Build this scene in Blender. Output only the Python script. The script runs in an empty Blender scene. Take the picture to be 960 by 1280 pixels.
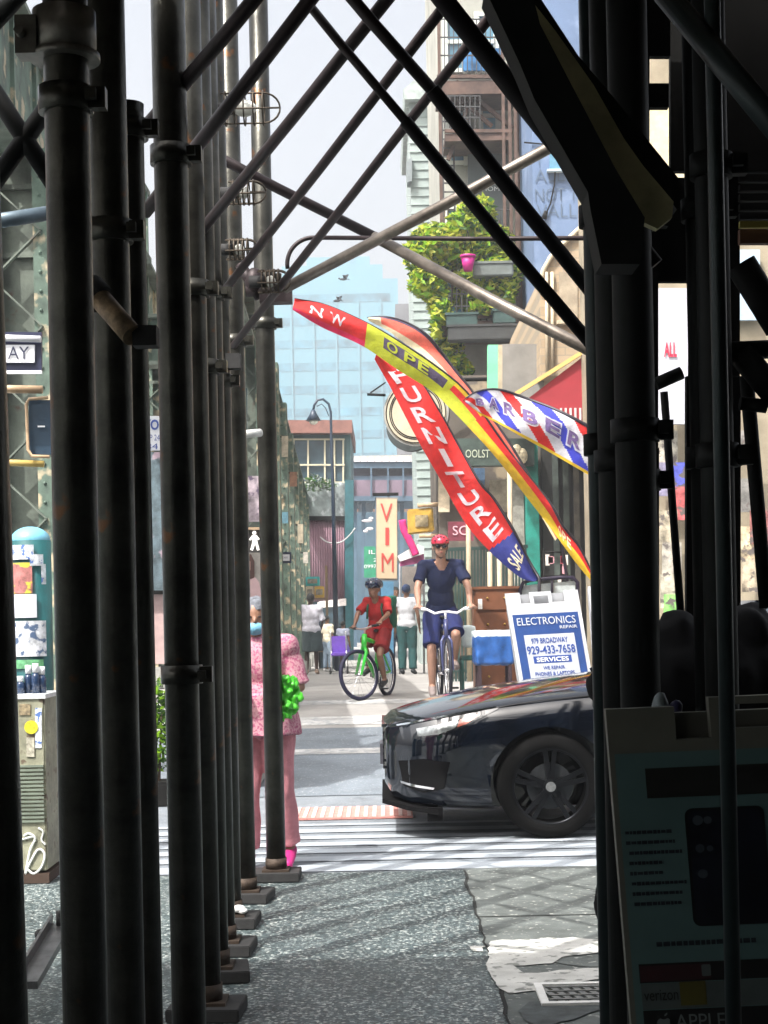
import bpy, bmesh, math, random
from mathutils import Vector, Matrix, Quaternion
random.seed(7)
R=math.radians
S=bpy.context.scene
COL=S.collection
ROLL=R(1.2); CS,SN=math.cos(ROLL),math.sin(ROLL)
F=2000.0; EYE=1.5; HX,HY=480.0,760.0

def at(px,py,Y):
    u,v=px-HX,py-HY
    return Vector(((u*CS-v*SN)/F*Y, Y, EYE+(-u*SN-v*CS)/F*Y))
def atz(px,Z,Y):
    w=(Z-EYE)*F/Y; u=px-HX
    return Vector(((u+w*SN)/CS/F*Y, Y, Z))
def gz(Y):
    pts=[(-50,0),(12,0),(18.5,.46),(22,.46),(34,.12),(50,0),(900,0)]
    for (a,za),(b,zb) in zip(pts,pts[1:]):
        if Y<=b:
            t=max(0,(Y-a)/(b-a)); return za+(zb-za)*t
    return 0
def gat(px,Y,dz=0): return atz(px,gz(Y)+dz,Y)

# ---------------- materials
MATS={}
def M(name,rgb,rough=.6,metal=0,var=.18,scale=6,bump=0,coat=0,emit=0,fleck=None,trans=0,sheen=0):
    if name in MATS: return MATS[name]
    m=bpy.data.materials.new(name); m.use_nodes=True
    nt=m.node_tree; N=nt.nodes; L=nt.links
    b=N['Principled BSDF']
    c=(*rgb,1)
    b.inputs['Roughness'].default_value=rough; b.inputs['Metallic'].default_value=metal
    b.inputs['Base Color'].default_value=c
    if coat: b.inputs['Coat Weight'].default_value=coat; b.inputs['Coat Roughness'].default_value=.06
    if trans: b.inputs['Transmission Weight'].default_value=trans
    if emit: b.inputs['Emission Color'].default_value=c; b.inputs['Emission Strength'].default_value=emit
    if var or bump or fleck:
        tc=N.new('ShaderNodeTexCoord')
        n=N.new('ShaderNodeTexNoise'); n.inputs['Scale'].default_value=scale; n.inputs['Detail'].default_value=6; n.inputs['Roughness'].default_value=.65
        L.new(tc.outputs['Object'],n.inputs['Vector'])
        mr=N.new('ShaderNodeMapRange'); mr.inputs[1].default_value=.3; mr.inputs[2].default_value=.7
        mr.inputs[3].default_value=1-var*1.3; mr.inputs[4].default_value=1+var*1.3
        L.new(n.outputs['Fac'],mr.inputs[0])
        mx=N.new('ShaderNodeVectorMath'); mx.operation='SCALE'; mx.inputs[0].default_value=rgb
        L.new(mr.outputs[0],mx.inputs['Scale'])
        last=mx.outputs[0]
        if fleck:
            n2=N.new('ShaderNodeTexNoise'); n2.inputs['Scale'].default_value=fleck[1]; n2.inputs['Detail'].default_value=4
            L.new(tc.outputs['Object'],n2.inputs['Vector'])
            m2=N.new('ShaderNodeMapRange'); m2.inputs[1].default_value=fleck[2]; m2.inputs[2].default_value=fleck[2]+fleck[3]
            L.new(n2.outputs['Fac'],m2.inputs[0])
            mix=N.new('ShaderNodeMix'); mix.data_type='RGBA'
            L.new(m2.outputs[0],mix.inputs[0]); L.new(last,mix.inputs[6]); mix.inputs[7].default_value=(*fleck[0],1)
            last=mix.outputs[2]
        L.new(last,b.inputs['Base Color'])
        if bump:
            bp=N.new('ShaderNodeBump'); bp.inputs['Strength'].default_value=bump; bp.inputs['Distance'].default_value=.02
            L.new(n.outputs['Fac'],bp.inputs['Height']); L.new(bp.outputs[0],b.inputs['Normal'])
    MATS[name]=m; return m

# ---------------- objects
LOCAL=set()
def tag(o,label=None,cat=None,group=None,kind=None):
    if label: o['label']=label
    if cat: o['category']=cat
    if group: o['group']=group
    if kind: o['kind']=kind
    return o
WL={}
def thing(name,label,cat,loc=(0,0,0),rotz=0,group=None,local=False):
    o=bpy.data.objects.new(name,None); o.empty_display_size=.1; COL.objects.link(o)
    o.location=loc; o.rotation_euler=(0,0,rotz)
    if local: LOCAL.add(o.name); WL[o.name]=Vector((0,0,0))
    else: WL[o.name]=Vector(loc)
    return tag(o,label,cat,group)
def link_mesh(name,me,mats,parent=None,smooth=False,label=None,cat=None,group=None,kind=None,keep=False):
    if not isinstance(mats,(list,tuple)): mats=[mats]
    if len(me.materials): me.materials.clear()
    for m in mats: me.materials.append(m)
    if smooth:
        me.polygons.foreach_set('use_smooth',[True]*len(me.polygons))
    o=bpy.data.objects.new(name,me); COL.objects.link(o)
    if parent is not None:
        w=WL[parent.name]; WL[o.name]=w
        if w.length>0: me.transform(Matrix.Translation(-w))
        o.parent=parent
    elif kind!='structure' and not keep and len(me.vertices):
        xs=[v.co.x for v in me.vertices]; ys=[v.co.y for v in me.vertices]; zs=[v.co.z for v in me.vertices]
        c=Vector(((min(xs)+max(xs))/2,(min(ys)+max(ys))/2,min(zs)))
        me.transform(Matrix.Translation(-c)); o.location=c; WL[o.name]=c
    else: WL[o.name]=Vector((0,0,0))
    tag(o,label,cat,group,kind); return o
def frame_of(d):
    d=d.normalized(); up=Vector((0,0,1)) if abs(d.z)<.95 else Vector((1,0,0))
    a=d.cross(up).normalized(); b=a.cross(d).normalized(); return a,b
class MB:
    def __init__(s): s.b=bmesh.new()
    def box(s,c,size,rot=None,mi=0):
        c=Vector(c); hx,hy,hz=[k/2 for k in size]
        vs=[]
        for z in (-hz,hz):
            for x,y in ((-hx,-hy),(hx,-hy),(hx,hy),(-hx,hy)):
                p=Vector((x,y,z))
                if rot is not None: p=(Matrix.Rotation(rot,3,'Z') if isinstance(rot,(int,float)) else rot)@p
                vs.append(s.b.verts.new(p+c))
        for f in ((3,2,1,0),(4,5,6,7),(0,1,5,4),(1,2,6,5),(2,3,7,6),(3,0,4,7)):
            s.b.faces.new([vs[i] for i in f]).material_index=mi
        return s
    def bar(s,p,q,w,h=None,mi=0,up=None):
        p=Vector(p);q=Vector(q);h=h or w
        d=(q-p); 
        if d.length<1e-6: return s
        a,b=frame_of(d)
        if up is not None:
            b=Vector(up); a=d.normalized().cross(b).normalized()
            b=a.cross(d.normalized()).normalized()
        vs=[]
        for o in (p,q):
            for x,y in ((-1,-1),(1,-1),(1,1),(-1,1)): vs.append(s.b.verts.new(o+a*x*w/2+b*y*h/2))
        for f in ((3,2,1,0),(4,5,6,7),(0,1,5,4),(1,2,6,5),(2,3,7,6),(3,0,4,7)):
            s.b.faces.new([vs[i] for i in f]).material_index=mi
        return s
    def tube(s,pts,r,seg=12,mi=0,closed=False,cap=True):
        pts=[Vector(p) for p in pts]; n=len(pts)
        rs=r if isinstance(r,(list,tuple)) else [r]*n
        rings=[]; prev=None
        for i,p in enumerate(pts):
            if closed: d=pts[(i+1)%n]-pts[i-1]
            else: d=pts[min(i+1,n-1)]-pts[max(i-1,0)]
            d=d.normalized()
            if prev is None: a,b=frame_of(d)
            else:
                a=prev-d*prev.dot(d)
                a=a.normalized() if a.length>1e-6 else frame_of(d)[0]
                b=a.cross(d).normalized()
            prev=a
            rings.append([s.b.verts.new(p+(a*math.cos(2*math.pi*k/seg)+b*math.sin(2*math.pi*k/seg))*rs[i]) for k in range(seg)])
        for i in range(n if closed else n-1):
            A,B=rings[i],rings[(i+1)%n]
            for k in range(seg):
                f=s.b.faces.new((A[k],A[(k+1)%seg],B[(k+1)%seg],B[k])); f.material_index=mi; f.smooth=True
        if cap and not closed:
            s.b.faces.new(rings[0][::-1]).material_index=mi; s.b.faces.new(rings[-1]).material_index=mi
        return s
    def ell(s,c,r,seg=16,mi=0,rot=None,rings=None):
        c=Vector(c); r=(r,r,r) if isinstance(r,(int,float)) else r
        n=rings or max(6,seg*2//3); top=None; prev=None
        def P(t,p):
            q=Vector((r[0]*math.sin(t)*math.cos(p),r[1]*math.sin(t)*math.sin(p),r[2]*math.cos(t)))
            return (rot@q if rot is not None else q)+c
        T=s.b.verts.new(P(0,0)); B=s.b.verts.new(P(math.pi,0))
        rr=[[s.b.verts.new(P(math.pi*i/n,2*math.pi*k/seg)) for k in range(seg)] for i in range(1,n)]
        fs=[]
        for k in range(seg):
            k2=(k+1)%seg
            fs.append(s.b.faces.new((T,rr[0][k],rr[0][k2])))
            fs.append(s.b.faces.new((B,rr[-1][k2],rr[-1][k])))
            for i in range(n-2): fs.append(s.b.faces.new((rr[i][k],rr[i+1][k],rr[i+1][k2],rr[i][k2])))
        for f in fs: f.smooth=True; f.material_index=mi
        return s
    def prism(s,pts,d,mi=0):
        """pts: list of Vector (planar), d: extrude vector"""
        d=Vector(d); A=[s.b.verts.new(Vector(p)) for p in pts]; B=[s.b.verts.new(Vector(p)+d) for p in pts]
        n=len(pts)
        s.b.faces.new(A).material_index=mi; s.b.faces.new(B[::-1]).material_index=mi
        for i in range(n): s.b.faces.new((A[(i+1)%n],A[i],B[i],B[(i+1)%n])).material_index=mi
        return s
    def quad(s,*p,mi=0):
        s.b.faces.new([s.b.verts.new(Vector(x)) for x in p]).material_index=mi; return s
    def disc(s,c,nrm,r,th,seg=40,mi=0):
        c=Vector(c); n=Vector(nrm).normalized()
        return s.tube([c-n*th/2,c+n*th/2],r,seg=seg,mi=mi)
    def build(s,name,mats,parent=None,smooth=False,bevel=0,**k):
        bmesh.ops.recalc_face_normals(s.b,faces=s.b.faces[:])
        if bevel:
            es=[e for e in s.b.edges if len(e.link_faces)==2 and e.calc_face_angle(0)>R(40)]
            bmesh.ops.bevel(s.b,geom=es,offset=bevel,segments=2,affect='EDGES',clamp_overlap=True)
        me=bpy.data.meshes.new(name); s.b.to_mesh(me); s.b.free()
        o=link_mesh(name,me,mats,parent,smooth,**k); return o
def text_mesh(txt,size=1,extrude=0,space=1.0,bold=0,shear=0,align='CENTER'):
    c=bpy.data.curves.new('t','FONT'); c.body=txt; c.size=size; c.extrude=extrude; c.align_x=align; c.align_y='CENTER'; c.space_character=space; c.offset=bold; c.shear=shear
    c.resolution_u=3
    o=bpy.data.objects.new('t',c); COL.objects.link(o)
    dg=bpy.context.evaluated_depsgraph_get(); me=bpy.data.meshes.new_from_object(o.evaluated_get(dg))
    bpy.data.objects.remove(o); bpy.data.curves.remove(c); return me
def text_on(name,txt,c,width,height,mat,parent,right=(1,0,0),up=(0,0,1),off=.004,bold=.0,space=1.0,**k):
    """flat lettering fitted into width x height at c (world/local coords of parent), facing right x up"""
    me=text_mesh(txt,1,0,space,bold)
    xs=[v.co.x for v in me.vertices]; ys=[v.co.y for v in me.vertices]
    w=max(xs)-min(xs); h=max(ys)-min(ys); cx=(max(xs)+min(xs))/2; cy=(max(ys)+min(ys))/2
    r=Vector(right).normalized(); u=Vector(up).normalized(); n=r.cross(u)
    c=Vector(c)
    for v in me.vertices:
        x,y=(v.co.x-cx)/w*width,(v.co.y-cy)/h*height
        v.co=c+r*x+u*y+n*off
    return link_mesh(name,me,mat,parent,**k)
def evalmesh(o):
    dg=bpy.context.evaluated_depsgraph_get(); me=bpy.data.meshes.new_from_object(o.evaluated_get(dg)); return me
def remeshed(mb,voxel,smooth=2,noise=None):
    me=bpy.data.meshes.new('r'); mb.b.to_mesh(me); mb.b.free()
    o=bpy.data.objects.new('r',me); COL.objects.link(o)
    m=o.modifiers.new('a','REMESH'); m.mode='VOXEL'; m.voxel_size=voxel; m.use_smooth_shade=True
    if smooth:
        m=o.modifiers.new('b','SMOOTH'); m.iterations=smooth; m.factor=.5
    r=evalmesh(o); bpy.data.objects.remove(o); bpy.data.meshes.remove(me)
    if noise:
        amp,sc=noise
        from mathutils import noise as nz
        r.update()
        ns=[v.normal.copy() for v in r.vertices]
        for v,n in zip(r.vertices,ns):
            v.co+=n*amp*nz.noise(Vector((v.co.x*sc,v.co.y*sc,v.co.z*sc*.6)))
    return r
def copy_tree(o,parent=None):
    c=o.copy(); COL.objects.link(c)
    if parent: c.parent=parent
    for ch in list(o.children): copy_tree(ch,c)
    return c
# ================= camera, light, sky
cam=bpy.data.cameras.new('camera'); co=bpy.data.objects.new('camera',cam); COL.objects.link(co)
cam.sensor_fit='VERTICAL'; cam.sensor_height=36; cam.sensor_width=27; cam.lens=36*F/1280; cam.shift_y=120/1280; cam.clip_end=3000; cam.clip_start=.05
mw=Matrix(((CS,SN,0,0),(0,0,-1,0),(-SN,CS,0,EYE),(0,0,0,1)))
co.matrix_world=mw; S.camera=co
W=bpy.data.worlds.new('World'); S.world=W; W.use_nodes=True
nt=W.node_tree; bg=nt.nodes['Background']; sky=nt.nodes.new('ShaderNodeTexSky'); sky.sky_type='NISHITA'; sky.sun_disc=False
SUNEL,SUNAZ=R(57),R(-142)   # high, from behind and left
sky.sun_elevation=SUNEL; sky.sun_rotation=SUNAZ; sky.air_density=1.0; sky.dust_density=9; sky.ozone_density=.3
hs_=nt.nodes.new('ShaderNodeHueSaturation'); hs_.inputs['Saturation'].default_value=.4; hs_.inputs['Value'].default_value=1.1
nt.links.new(sky.outputs[0],hs_.inputs['Color']); nt.links.new(hs_.outputs[0],bg.inputs[0]); bg.inputs[1].default_value=.14
sl=bpy.data.lights.new('sun','SUN'); sl.energy=3.0; sl.angle=R(.5); sl.color=(1,.965,.92)
so=bpy.data.objects.new('sun',sl); COL.objects.link(so)
sd=Vector((math.sin(SUNAZ)*math.cos(SUNEL),math.cos(SUNAZ)*math.cos(SUNEL),math.sin(SUNEL)))
so.rotation_euler=sd.to_track_quat('Z','Y').to_euler()
S.view_settings.view_transform='Standard'; S.view_settings.look='None'; S.view_settings.exposure=1.15; S.view_settings.gamma=1; S.view_settings.use_curve_mapping=False

# ================= ground
def sheet(name,x0,x1,y0,y1,dz,mat,step=1.0,kind='structure',skew=-.02,**k):
    b=MB(); ys=[y0]
    brk=[12,18.5,22,34,50]
    y=y0
    while y<y1-1e-6:
        ny=min(y+step,y1)
        for q in brk:
            if y<q<ny: ny=q
        y=ny; ys.append(y)
    row=[]
    for y in ys:
        row.append([b.b.verts.new((x+skew*y,y,gz(y)+dz)) for x in (x0,x1)])
    for a,c in zip(row,row[1:]): b.b.faces.new((a[0],a[1],c[1],c[0]))
    return b.build(name,mat,kind=kind,**k)
mroad=M('asphalt',(.16,.18,.20),.85,var=.25,scale=3,bump=.3,fleck=((.34,.34,.33),60,.62,.1))
sheet('ground',-300,300,-12,500,-.012,M('ground_asphalt',(.13,.135,.14),.9,var=.3,scale=1.5,bump=.3),20)
sheet('road',-30,30,9.0,12.6,-.006,mroad)
mplaza=M('plaza_asphalt',(.15,.175,.20),.8,var=.22,scale=2.2,bump=.3,fleck=((.45,.46,.46),45,.6,.15))
sheet('plaza',-9,9,12.55,16.2,0,mplaza)
mpale=M('pale_concrete',(.31,.30,.285),.85,var=.16,scale=1.6,bump=.25,fleck=((.3,.3,.3),9,.62,.1))
sheet('pavement',-9,9,16.2,80,.0,mpale,2)
# light bands
mb_=M('worn_white_band',(.46,.46,.45),.8,var=.3,scale=4,fleck=((.26,.28,.3),14,.52,.14))
sheet('painted_band',-.9,9,14.55,14.85,.004,mb_)
sheet('painted_band',-9,9,16.4,17.0,.004,mb_)
sheet('painted_band',-9,9,18.0,18.35,.004,mb_)
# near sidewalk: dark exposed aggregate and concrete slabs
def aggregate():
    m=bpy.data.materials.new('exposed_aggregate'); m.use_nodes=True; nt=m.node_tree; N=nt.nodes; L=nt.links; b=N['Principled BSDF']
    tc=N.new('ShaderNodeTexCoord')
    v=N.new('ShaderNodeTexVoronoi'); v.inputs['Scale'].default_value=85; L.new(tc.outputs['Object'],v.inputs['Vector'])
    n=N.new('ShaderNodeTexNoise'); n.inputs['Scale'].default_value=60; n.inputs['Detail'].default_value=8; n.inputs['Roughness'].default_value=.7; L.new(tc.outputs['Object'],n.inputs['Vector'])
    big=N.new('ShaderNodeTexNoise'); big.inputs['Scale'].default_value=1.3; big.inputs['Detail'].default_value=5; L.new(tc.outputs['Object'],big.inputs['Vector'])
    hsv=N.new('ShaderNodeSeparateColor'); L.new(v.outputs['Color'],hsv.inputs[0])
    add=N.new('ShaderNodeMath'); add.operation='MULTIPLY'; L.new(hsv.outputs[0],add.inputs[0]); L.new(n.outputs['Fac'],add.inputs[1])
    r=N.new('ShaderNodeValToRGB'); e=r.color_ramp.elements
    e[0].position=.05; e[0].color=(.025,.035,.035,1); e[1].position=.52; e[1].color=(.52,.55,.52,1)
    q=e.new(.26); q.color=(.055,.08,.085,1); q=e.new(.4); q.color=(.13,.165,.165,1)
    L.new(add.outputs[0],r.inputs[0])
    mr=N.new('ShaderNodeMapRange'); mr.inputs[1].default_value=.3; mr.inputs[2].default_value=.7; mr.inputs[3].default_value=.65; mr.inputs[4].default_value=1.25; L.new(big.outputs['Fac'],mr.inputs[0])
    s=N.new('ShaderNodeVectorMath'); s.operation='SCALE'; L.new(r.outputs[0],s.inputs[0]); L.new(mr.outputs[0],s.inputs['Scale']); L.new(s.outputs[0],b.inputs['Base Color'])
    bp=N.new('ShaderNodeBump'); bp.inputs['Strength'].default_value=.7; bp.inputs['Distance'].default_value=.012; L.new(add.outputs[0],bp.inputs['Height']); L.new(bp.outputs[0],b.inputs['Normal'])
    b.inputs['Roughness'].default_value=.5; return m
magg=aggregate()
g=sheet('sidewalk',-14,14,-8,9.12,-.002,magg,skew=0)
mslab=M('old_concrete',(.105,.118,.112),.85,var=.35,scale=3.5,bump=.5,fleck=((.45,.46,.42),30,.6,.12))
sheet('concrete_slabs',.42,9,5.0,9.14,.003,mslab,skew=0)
# slab joints and the long crack as thin recessed dark strips of debris
b=MB()
def flat(b,pts,w,z):
    for p,q in zip(pts,pts[1:]):
        p=Vector((*p,z)); q=Vector((*q,z)); d=(q-p).normalized(); n=Vector((-d.y,d.x,0))*w/2
        b.quad(p-n,p+n,q+n,q-n)
cr=[]; y=5.0
while y<9.1:
    cr.append((.42+.012*random.uniform(-1,1)+.0*(9-y),y)); y+=random.uniform(.08,.2)
for p,q in zip(cr,cr[1:]): flat(b,[p,q],random.uniform(.008,.02),.0055)
for yy in (6.45,7.7): flat(b,[(.42,yy),(9,yy)],.014,.0055)
for i in range(7):
    x=random.uniform(.5,1.6); y=random.uniform(5.6,8.8); pts=[(x,y)]
    for k in range(7): x+=random.uniform(.03,.12); y+=random.uniform(-.04,.04); pts.append((x,y))
    flat(b,pts,.01,.0058)
b.build('pavement_crack',M('crack_dirt',(.012,.013,.012),.95),kind='structure')
# white worn paint patch (irregular outlines)
mwp=M('worn_white_paint',(.5,.5,.47),.7,var=.2,scale=5,fleck=((.2,.21,.19),16,.56,.06))
def patch(name,pxs,z,mat,**k):
    b=MB(); vs=[]
    for (px,py) in pxs:
        w=-(px-HX)*SN-(py-HY)*CS; Y=(EYE-z)*F/-w
        vs.append(atz(px,z,Y))
    # jitter outline
    out=[]
    for i,p in enumerate(vs):
        q=vs[(i+1)%len(vs)]; n=max(1,int((q-p).length/.05))
        for j in range(n):
            t=p.lerp(q,j/n); out.append(t+Vector((random.uniform(-.008,.008),random.uniform(-.02,.02),0)))
    f=b.b.faces.new([b.b.verts.new(v) for v in out]); bmesh.ops.triangulate(b.b,faces=[f])
    return b.build(name,mat,**k)
patch('painted_patch',[(612,1176),(700,1172),(774,1174),(774,1186),(700,1196),(690,1204),(640,1206),(655,1216),(776,1208),(779,1222),(705,1228),(640,1243),(622,1235),(608,1205)],.008,mwp,kind='structure')
patch('painted_patch',[(585,1183),(606,1181),(604,1188),(590,1189)],.003,mwp,kind='structure')
patch('painted_patch',[(645,1262),(662,1252),(775,1240),(778,1256),(700,1278),(670,1284)],.008,M('dark_patch',(.06,.07,.07),.8,var=.4,scale=12),kind='structure')
# crosswalk bars
mcw=M('crosswalk_paint',(.33,.365,.40),.75,var=.14,scale=3,fleck=((.25,.27,.29),25,.66,.08))
for y0,y1 in ((9.16,9.40),(9.54,9.72),(9.85,10.02),(10.15,10.31),(10.46,10.60),(10.76,10.92),(11.10,11.2)):
    sheet('crosswalk_bar',-9,9,y0,y1,.0,mcw,skew=0)
# tactile warning strip
t=thing('tactile_paving','faded red bumpy warning strip at far edge of crosswalk','paving',(-.25,11.7,0))
MB().box((-.35,11.72,.006),(1.05,.62,.014)).build('panel',M('faded_red_tile',(.50,.22,.19),.75,var=.2,scale=20),t)
b=MB()
for i in range(17):
    b.box((-.35-.5+.0625*i,11.72,.0155),(.028,.58,.006))
b.build('raised_bar',M('worn_pink',(.62,.45,.42),.7,var=.2,scale=20),t)
# small access hatch with woven grating
hp=[(705,1232),(778,1222),(784,1256),(722,1260)]
def onground(px,py,z=0):
    w=-(px-HX)*SN-(py-HY)*CS; Y=(EYE-z)*F/-w; return atz(px,z,Y)
c0=onground(744,1242,.01)
t=thing('pavement_hatch','small metal grating with white painted rim in the concrete','hatch',c0)
for (sx,sy,w,d) in ((0,-.17,.5,.035),(0,.17,.5,.035),(-.2325,0,.035,.305),(.2325,0,.035,.305)):
    pass
b=MB(); b.box((c0.x+.06,c0.y-.15,.012),(.56,.03,.012)); b.box((c0.x+.06,c0.y+.15,.012),(.56,.03,.012)); b.box((c0.x-.205,c0.y,.012),(.03,.27,.012)); b.box((c0.x+.325,c0.y,.012),(.03,.27,.012))
b.build('rim',M('white_rim',(.75,.75,.72),.6,var=.1,scale=20),t)
b=MB()
for i in range(12): b.box((c0.x-.17+.042*i,c0.y,.0115),(.024,.26,.006),rot=.25)
for i in range(4): b.box((c0.x+.06,c0.y-.1+.065*i,.0165),(.48,.012,.004))
b.build('grating',M('cast_grate',(.25,.26,.25),.5,metal=.5,var=.2,scale=30),t)

# haze
hz=MB(); hz.box((0,242,30),(330,520,62.5)); 
hm=bpy.data.materials.new('haze'); hm.use_nodes=True; hm.node_tree.nodes.clear()
o_=hm.node_tree.nodes.new('ShaderNodeOutputMaterial'); v_=hm.node_tree.nodes.new('ShaderNodeVolumePrincipled')
v_.inputs['Color'].default_value=(.93,.965,1,1); v_.inputs['Density'].default_value=.0026; v_.inputs['Anisotropy'].default_value=.2
hm.node_tree.links.new(v_.outputs[0],o_.inputs['Volume'])
hz.build('haze',hm,kind='stuff',keep=True)

# ================= scaffold posts (left row)
mpost=M('weathered_galvanised_tube',(.044,.043,.036),.33,metal=.7,var=.45,scale=7,bump=.25,fleck=((.10,.045,.018),9,.66,.05))
mblock=M('black_base_block',(.02,.02,.02),.8,var=.3,scale=20)
def clampmesh(b,c,r,d=None):
    c=Vector(c); b.tube([c-Vector((0,0,.03)),c+Vector((0,0,.03))],r+.012,18)
    b.box(c+Vector((r+.02,-.01,0)),(.05,.035,.05)); b.tube([c+Vector((r+.015,-.05,0)),c+Vector((r+.015,.04,0))],.009,8)
    b.box(c+Vector((r+.015,-.05,0)),(.026,.018,.026))
posts=[(-6,2.7,.055,'nearest post cut off by the left edge of the view',[.2]),
(97,3.8,.053,'broad post second from the left edge with a wide collar near its top',[2.9,2.72,2.42]),
(148,4.4,.053,'post pressed close behind the second one, with a slanted tube stub clamped to it',[2.25]),
(176,4.9,.045,'thinner post third in the left bundle, right beside the narrow light gap',[2.68]),
(227,5.15,.055,'first post right of the narrow light gap, with a collar at head height',[2.67,1.0]),
(250,5.95,.053,'post half hidden behind the one right of the light gap',[2.4]),
(262,6.55,.053,'dark post deep in the row with its base block just showing',[2.2]),
(272,7.05,.053,'fourth post from the far end of the left row',[2.6]),
(281,7.65,.055,'third post from the far end of the left row',[2.3]),
(301,8.3,.055,'second post from the far end, just left of the woman in pink',[2.6]),
(340,8.93,.054,'farthest post of the left row, standing alone in front of the woman in pink',[2.8,3.05])]
PX={}
for i,(px,Y,r,lab,cl) in enumerate(posts):
    c=at(px,830,Y); X=c.x; PX[i]=(X,Y,r)
    t=thing('scaffold_post',lab,'scaffold post',(X,Y,0),group='scaffold posts along the left')
    jit=random.uniform(-.004,.004)
    if i==0:
        pa,pb=at(-46,100,Y),at(-6,1280,Y); dd=(pa-pb)/(pa.z-pb.z); MB().tube([pb+dd*(.06-pb.z),pb+dd*(3.55-pb.z)],r,28).build('tube',mpost,t); X=(pb+dd*(.06-pb.z)).x
    else: MB().tube([(X,Y,.06),(X+jit,Y,3.0),(X,Y,3.06 if i==3 else 6.2)],r,28).build('tube',mpost,t)
    for z in cl: b=MB(); clampmesh(b,(X,Y,z+.3),r); b.build('clamp',mpost,t)
    b=MB(); b.box((X,Y,.055),(.15,.15,.012)); b.tube([(X,Y,.06),(X,Y,.12)],r+.006,20)
    b.build('base_plate',M('rusty_plate',(.05,.035,.025),.7,metal=.4,var=.4,scale=20),t)
    MB().box((X+.0,Y,.0245),(.27,.24,.048),rot=random.uniform(-.12,.12)).build('base_block',mblock,t,bevel=.004)
# big collars on post 1
X,Y,r=PX[1]
for z,h in ((at(70,35,Y).z,.075),(at(70,105,Y).z,.035)):
    pass
t=thing('pipe_coupler','wide steel collar bolted round the second post near the top','coupler',(X,Y-.02,2.85))
b=MB(); b.tube([(X,Y,2.83),(X,Y,2.93)],r+.022,24); b.tube([(X,Y,2.815),(X,Y,2.83)],r+.03,24); b.box((X-.08,Y-.03,2.86),(.05,.06,.09)); b.tube([(X-.09,Y-.09,2.86),(X-.09,Y+.06,2.86)],.011,8)
b.build('collar',M('steel_collar',(.16,.15,.13),.4,metal=.6,var=.3,scale=15),t)
# slanted stub on post 2
p=at(118,365,4.1); q=at(166,420,4.0)
t=thing('pipe_stub','short slanted rusty tube end clamped between the left posts','pipe',p)
MB().tube([p,q],.028,20).build('tube',M('rusty_stub',(.24,.17,.10),.6,metal=.3,var=.5,scale=25,bump=.3),t)
b=MB(); b.tube([p-(q-p)*.1,p+(q-p)*.18],.038,16); b.box(p+Vector((-.03,.02,.0)),(.07,.07,.06)); b.box(q+Vector((.03,.02,0)),(.06,.06,.05)); b.build('clamp',mblock,t)
p=at(-20,279,6.4); q=at(70,265,6.6)
MB().tube([p,q],.03,16).build('scaffold_pipe',M('blue_steel',(.10,.14,.17),.45,metal=.4),label='short blue-grey pipe crossing level behind the left posts',cat='pipe')
# leaning channel at lower left
p=at(30,1232,5.9); q=at(74,1158,6.6)
t=thing('steel_channel','metal channel leaning on the ground between the two left posts','steel bar',p)
MB().bar(p,q,.10,.03).bar(p+Vector((-.03,0,.02)),q+Vector((-.03,0,.02)),.012,.06).build('channel',M('channel_steel',(.14,.14,.14),.35,metal=.7,var=.3,scale=12),t)
MB().tube([q+Vector((.01,-.03,0)),q+Vector((.01,-.03,.07))],.016,10).ell(at(50,1168,6.5),.022).build('bolt',mblock,t)

# ================= lattice braces
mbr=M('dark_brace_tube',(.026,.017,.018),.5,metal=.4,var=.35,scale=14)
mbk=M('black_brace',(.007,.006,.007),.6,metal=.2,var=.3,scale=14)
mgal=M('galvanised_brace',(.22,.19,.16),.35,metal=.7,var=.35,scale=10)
def ext(p,q,e0=0,e1=0):
    d=(q-p).normalized(); return p-d*e0,q+d*e1
def brace(a,ya,c,yc,r,mat,lab,e0=.1,e1=.1,group='crossing scaffold braces'):
    p,q=ext(at(*a,ya),at(*c,yc),e0,e1)
    MB().tube([p,p.lerp(q,.5)+Vector((0,0,-.006)),q],r,16).build('scaffold_brace',mat,label=lab,cat='brace',group=group)
brace((178,165),5.3,(320,-5),4.9,.024,mbr,'uppermost brace rising to the right from the left posts',.0,.3)
brace((181,266),5.6,(388,-2),4.9,.023,mbr,'second brace down rising to the right over the white sky',.0,.3)
brace((240,303),6.6,(492,-12),5.0,.0215,mbr,'third brace down rising to the right, through the wire cages',.0,.3)
brace((262,387),7.4,(555,8),5.1,.0185,mbr,'fourth brace down rising to the right across open sky',.0,.3)
brace((292,432),8.1,(617,15),5.3,.0185,mbr,'lowest brace rising to the right, from the far posts to the fire escape',.0,.3)
brace((389,8),5.0,(510,155),4.9,.0145,mbr,'upper half of the leftmost brace falling to the right',.2,0)
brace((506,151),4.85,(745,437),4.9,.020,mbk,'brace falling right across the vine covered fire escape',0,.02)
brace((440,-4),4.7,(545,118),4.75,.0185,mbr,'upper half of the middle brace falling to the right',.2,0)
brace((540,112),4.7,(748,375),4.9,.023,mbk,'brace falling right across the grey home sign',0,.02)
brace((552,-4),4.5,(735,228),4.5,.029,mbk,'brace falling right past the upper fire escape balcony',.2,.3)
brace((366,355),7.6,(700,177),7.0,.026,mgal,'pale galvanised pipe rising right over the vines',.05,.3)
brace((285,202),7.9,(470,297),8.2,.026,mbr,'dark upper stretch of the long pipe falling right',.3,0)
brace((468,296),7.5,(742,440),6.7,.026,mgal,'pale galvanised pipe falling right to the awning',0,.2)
brace((395,297),7.8,(742,297),7.3,.011,mbr,'thin level rod crossing the whole opening',0,.3)
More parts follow.
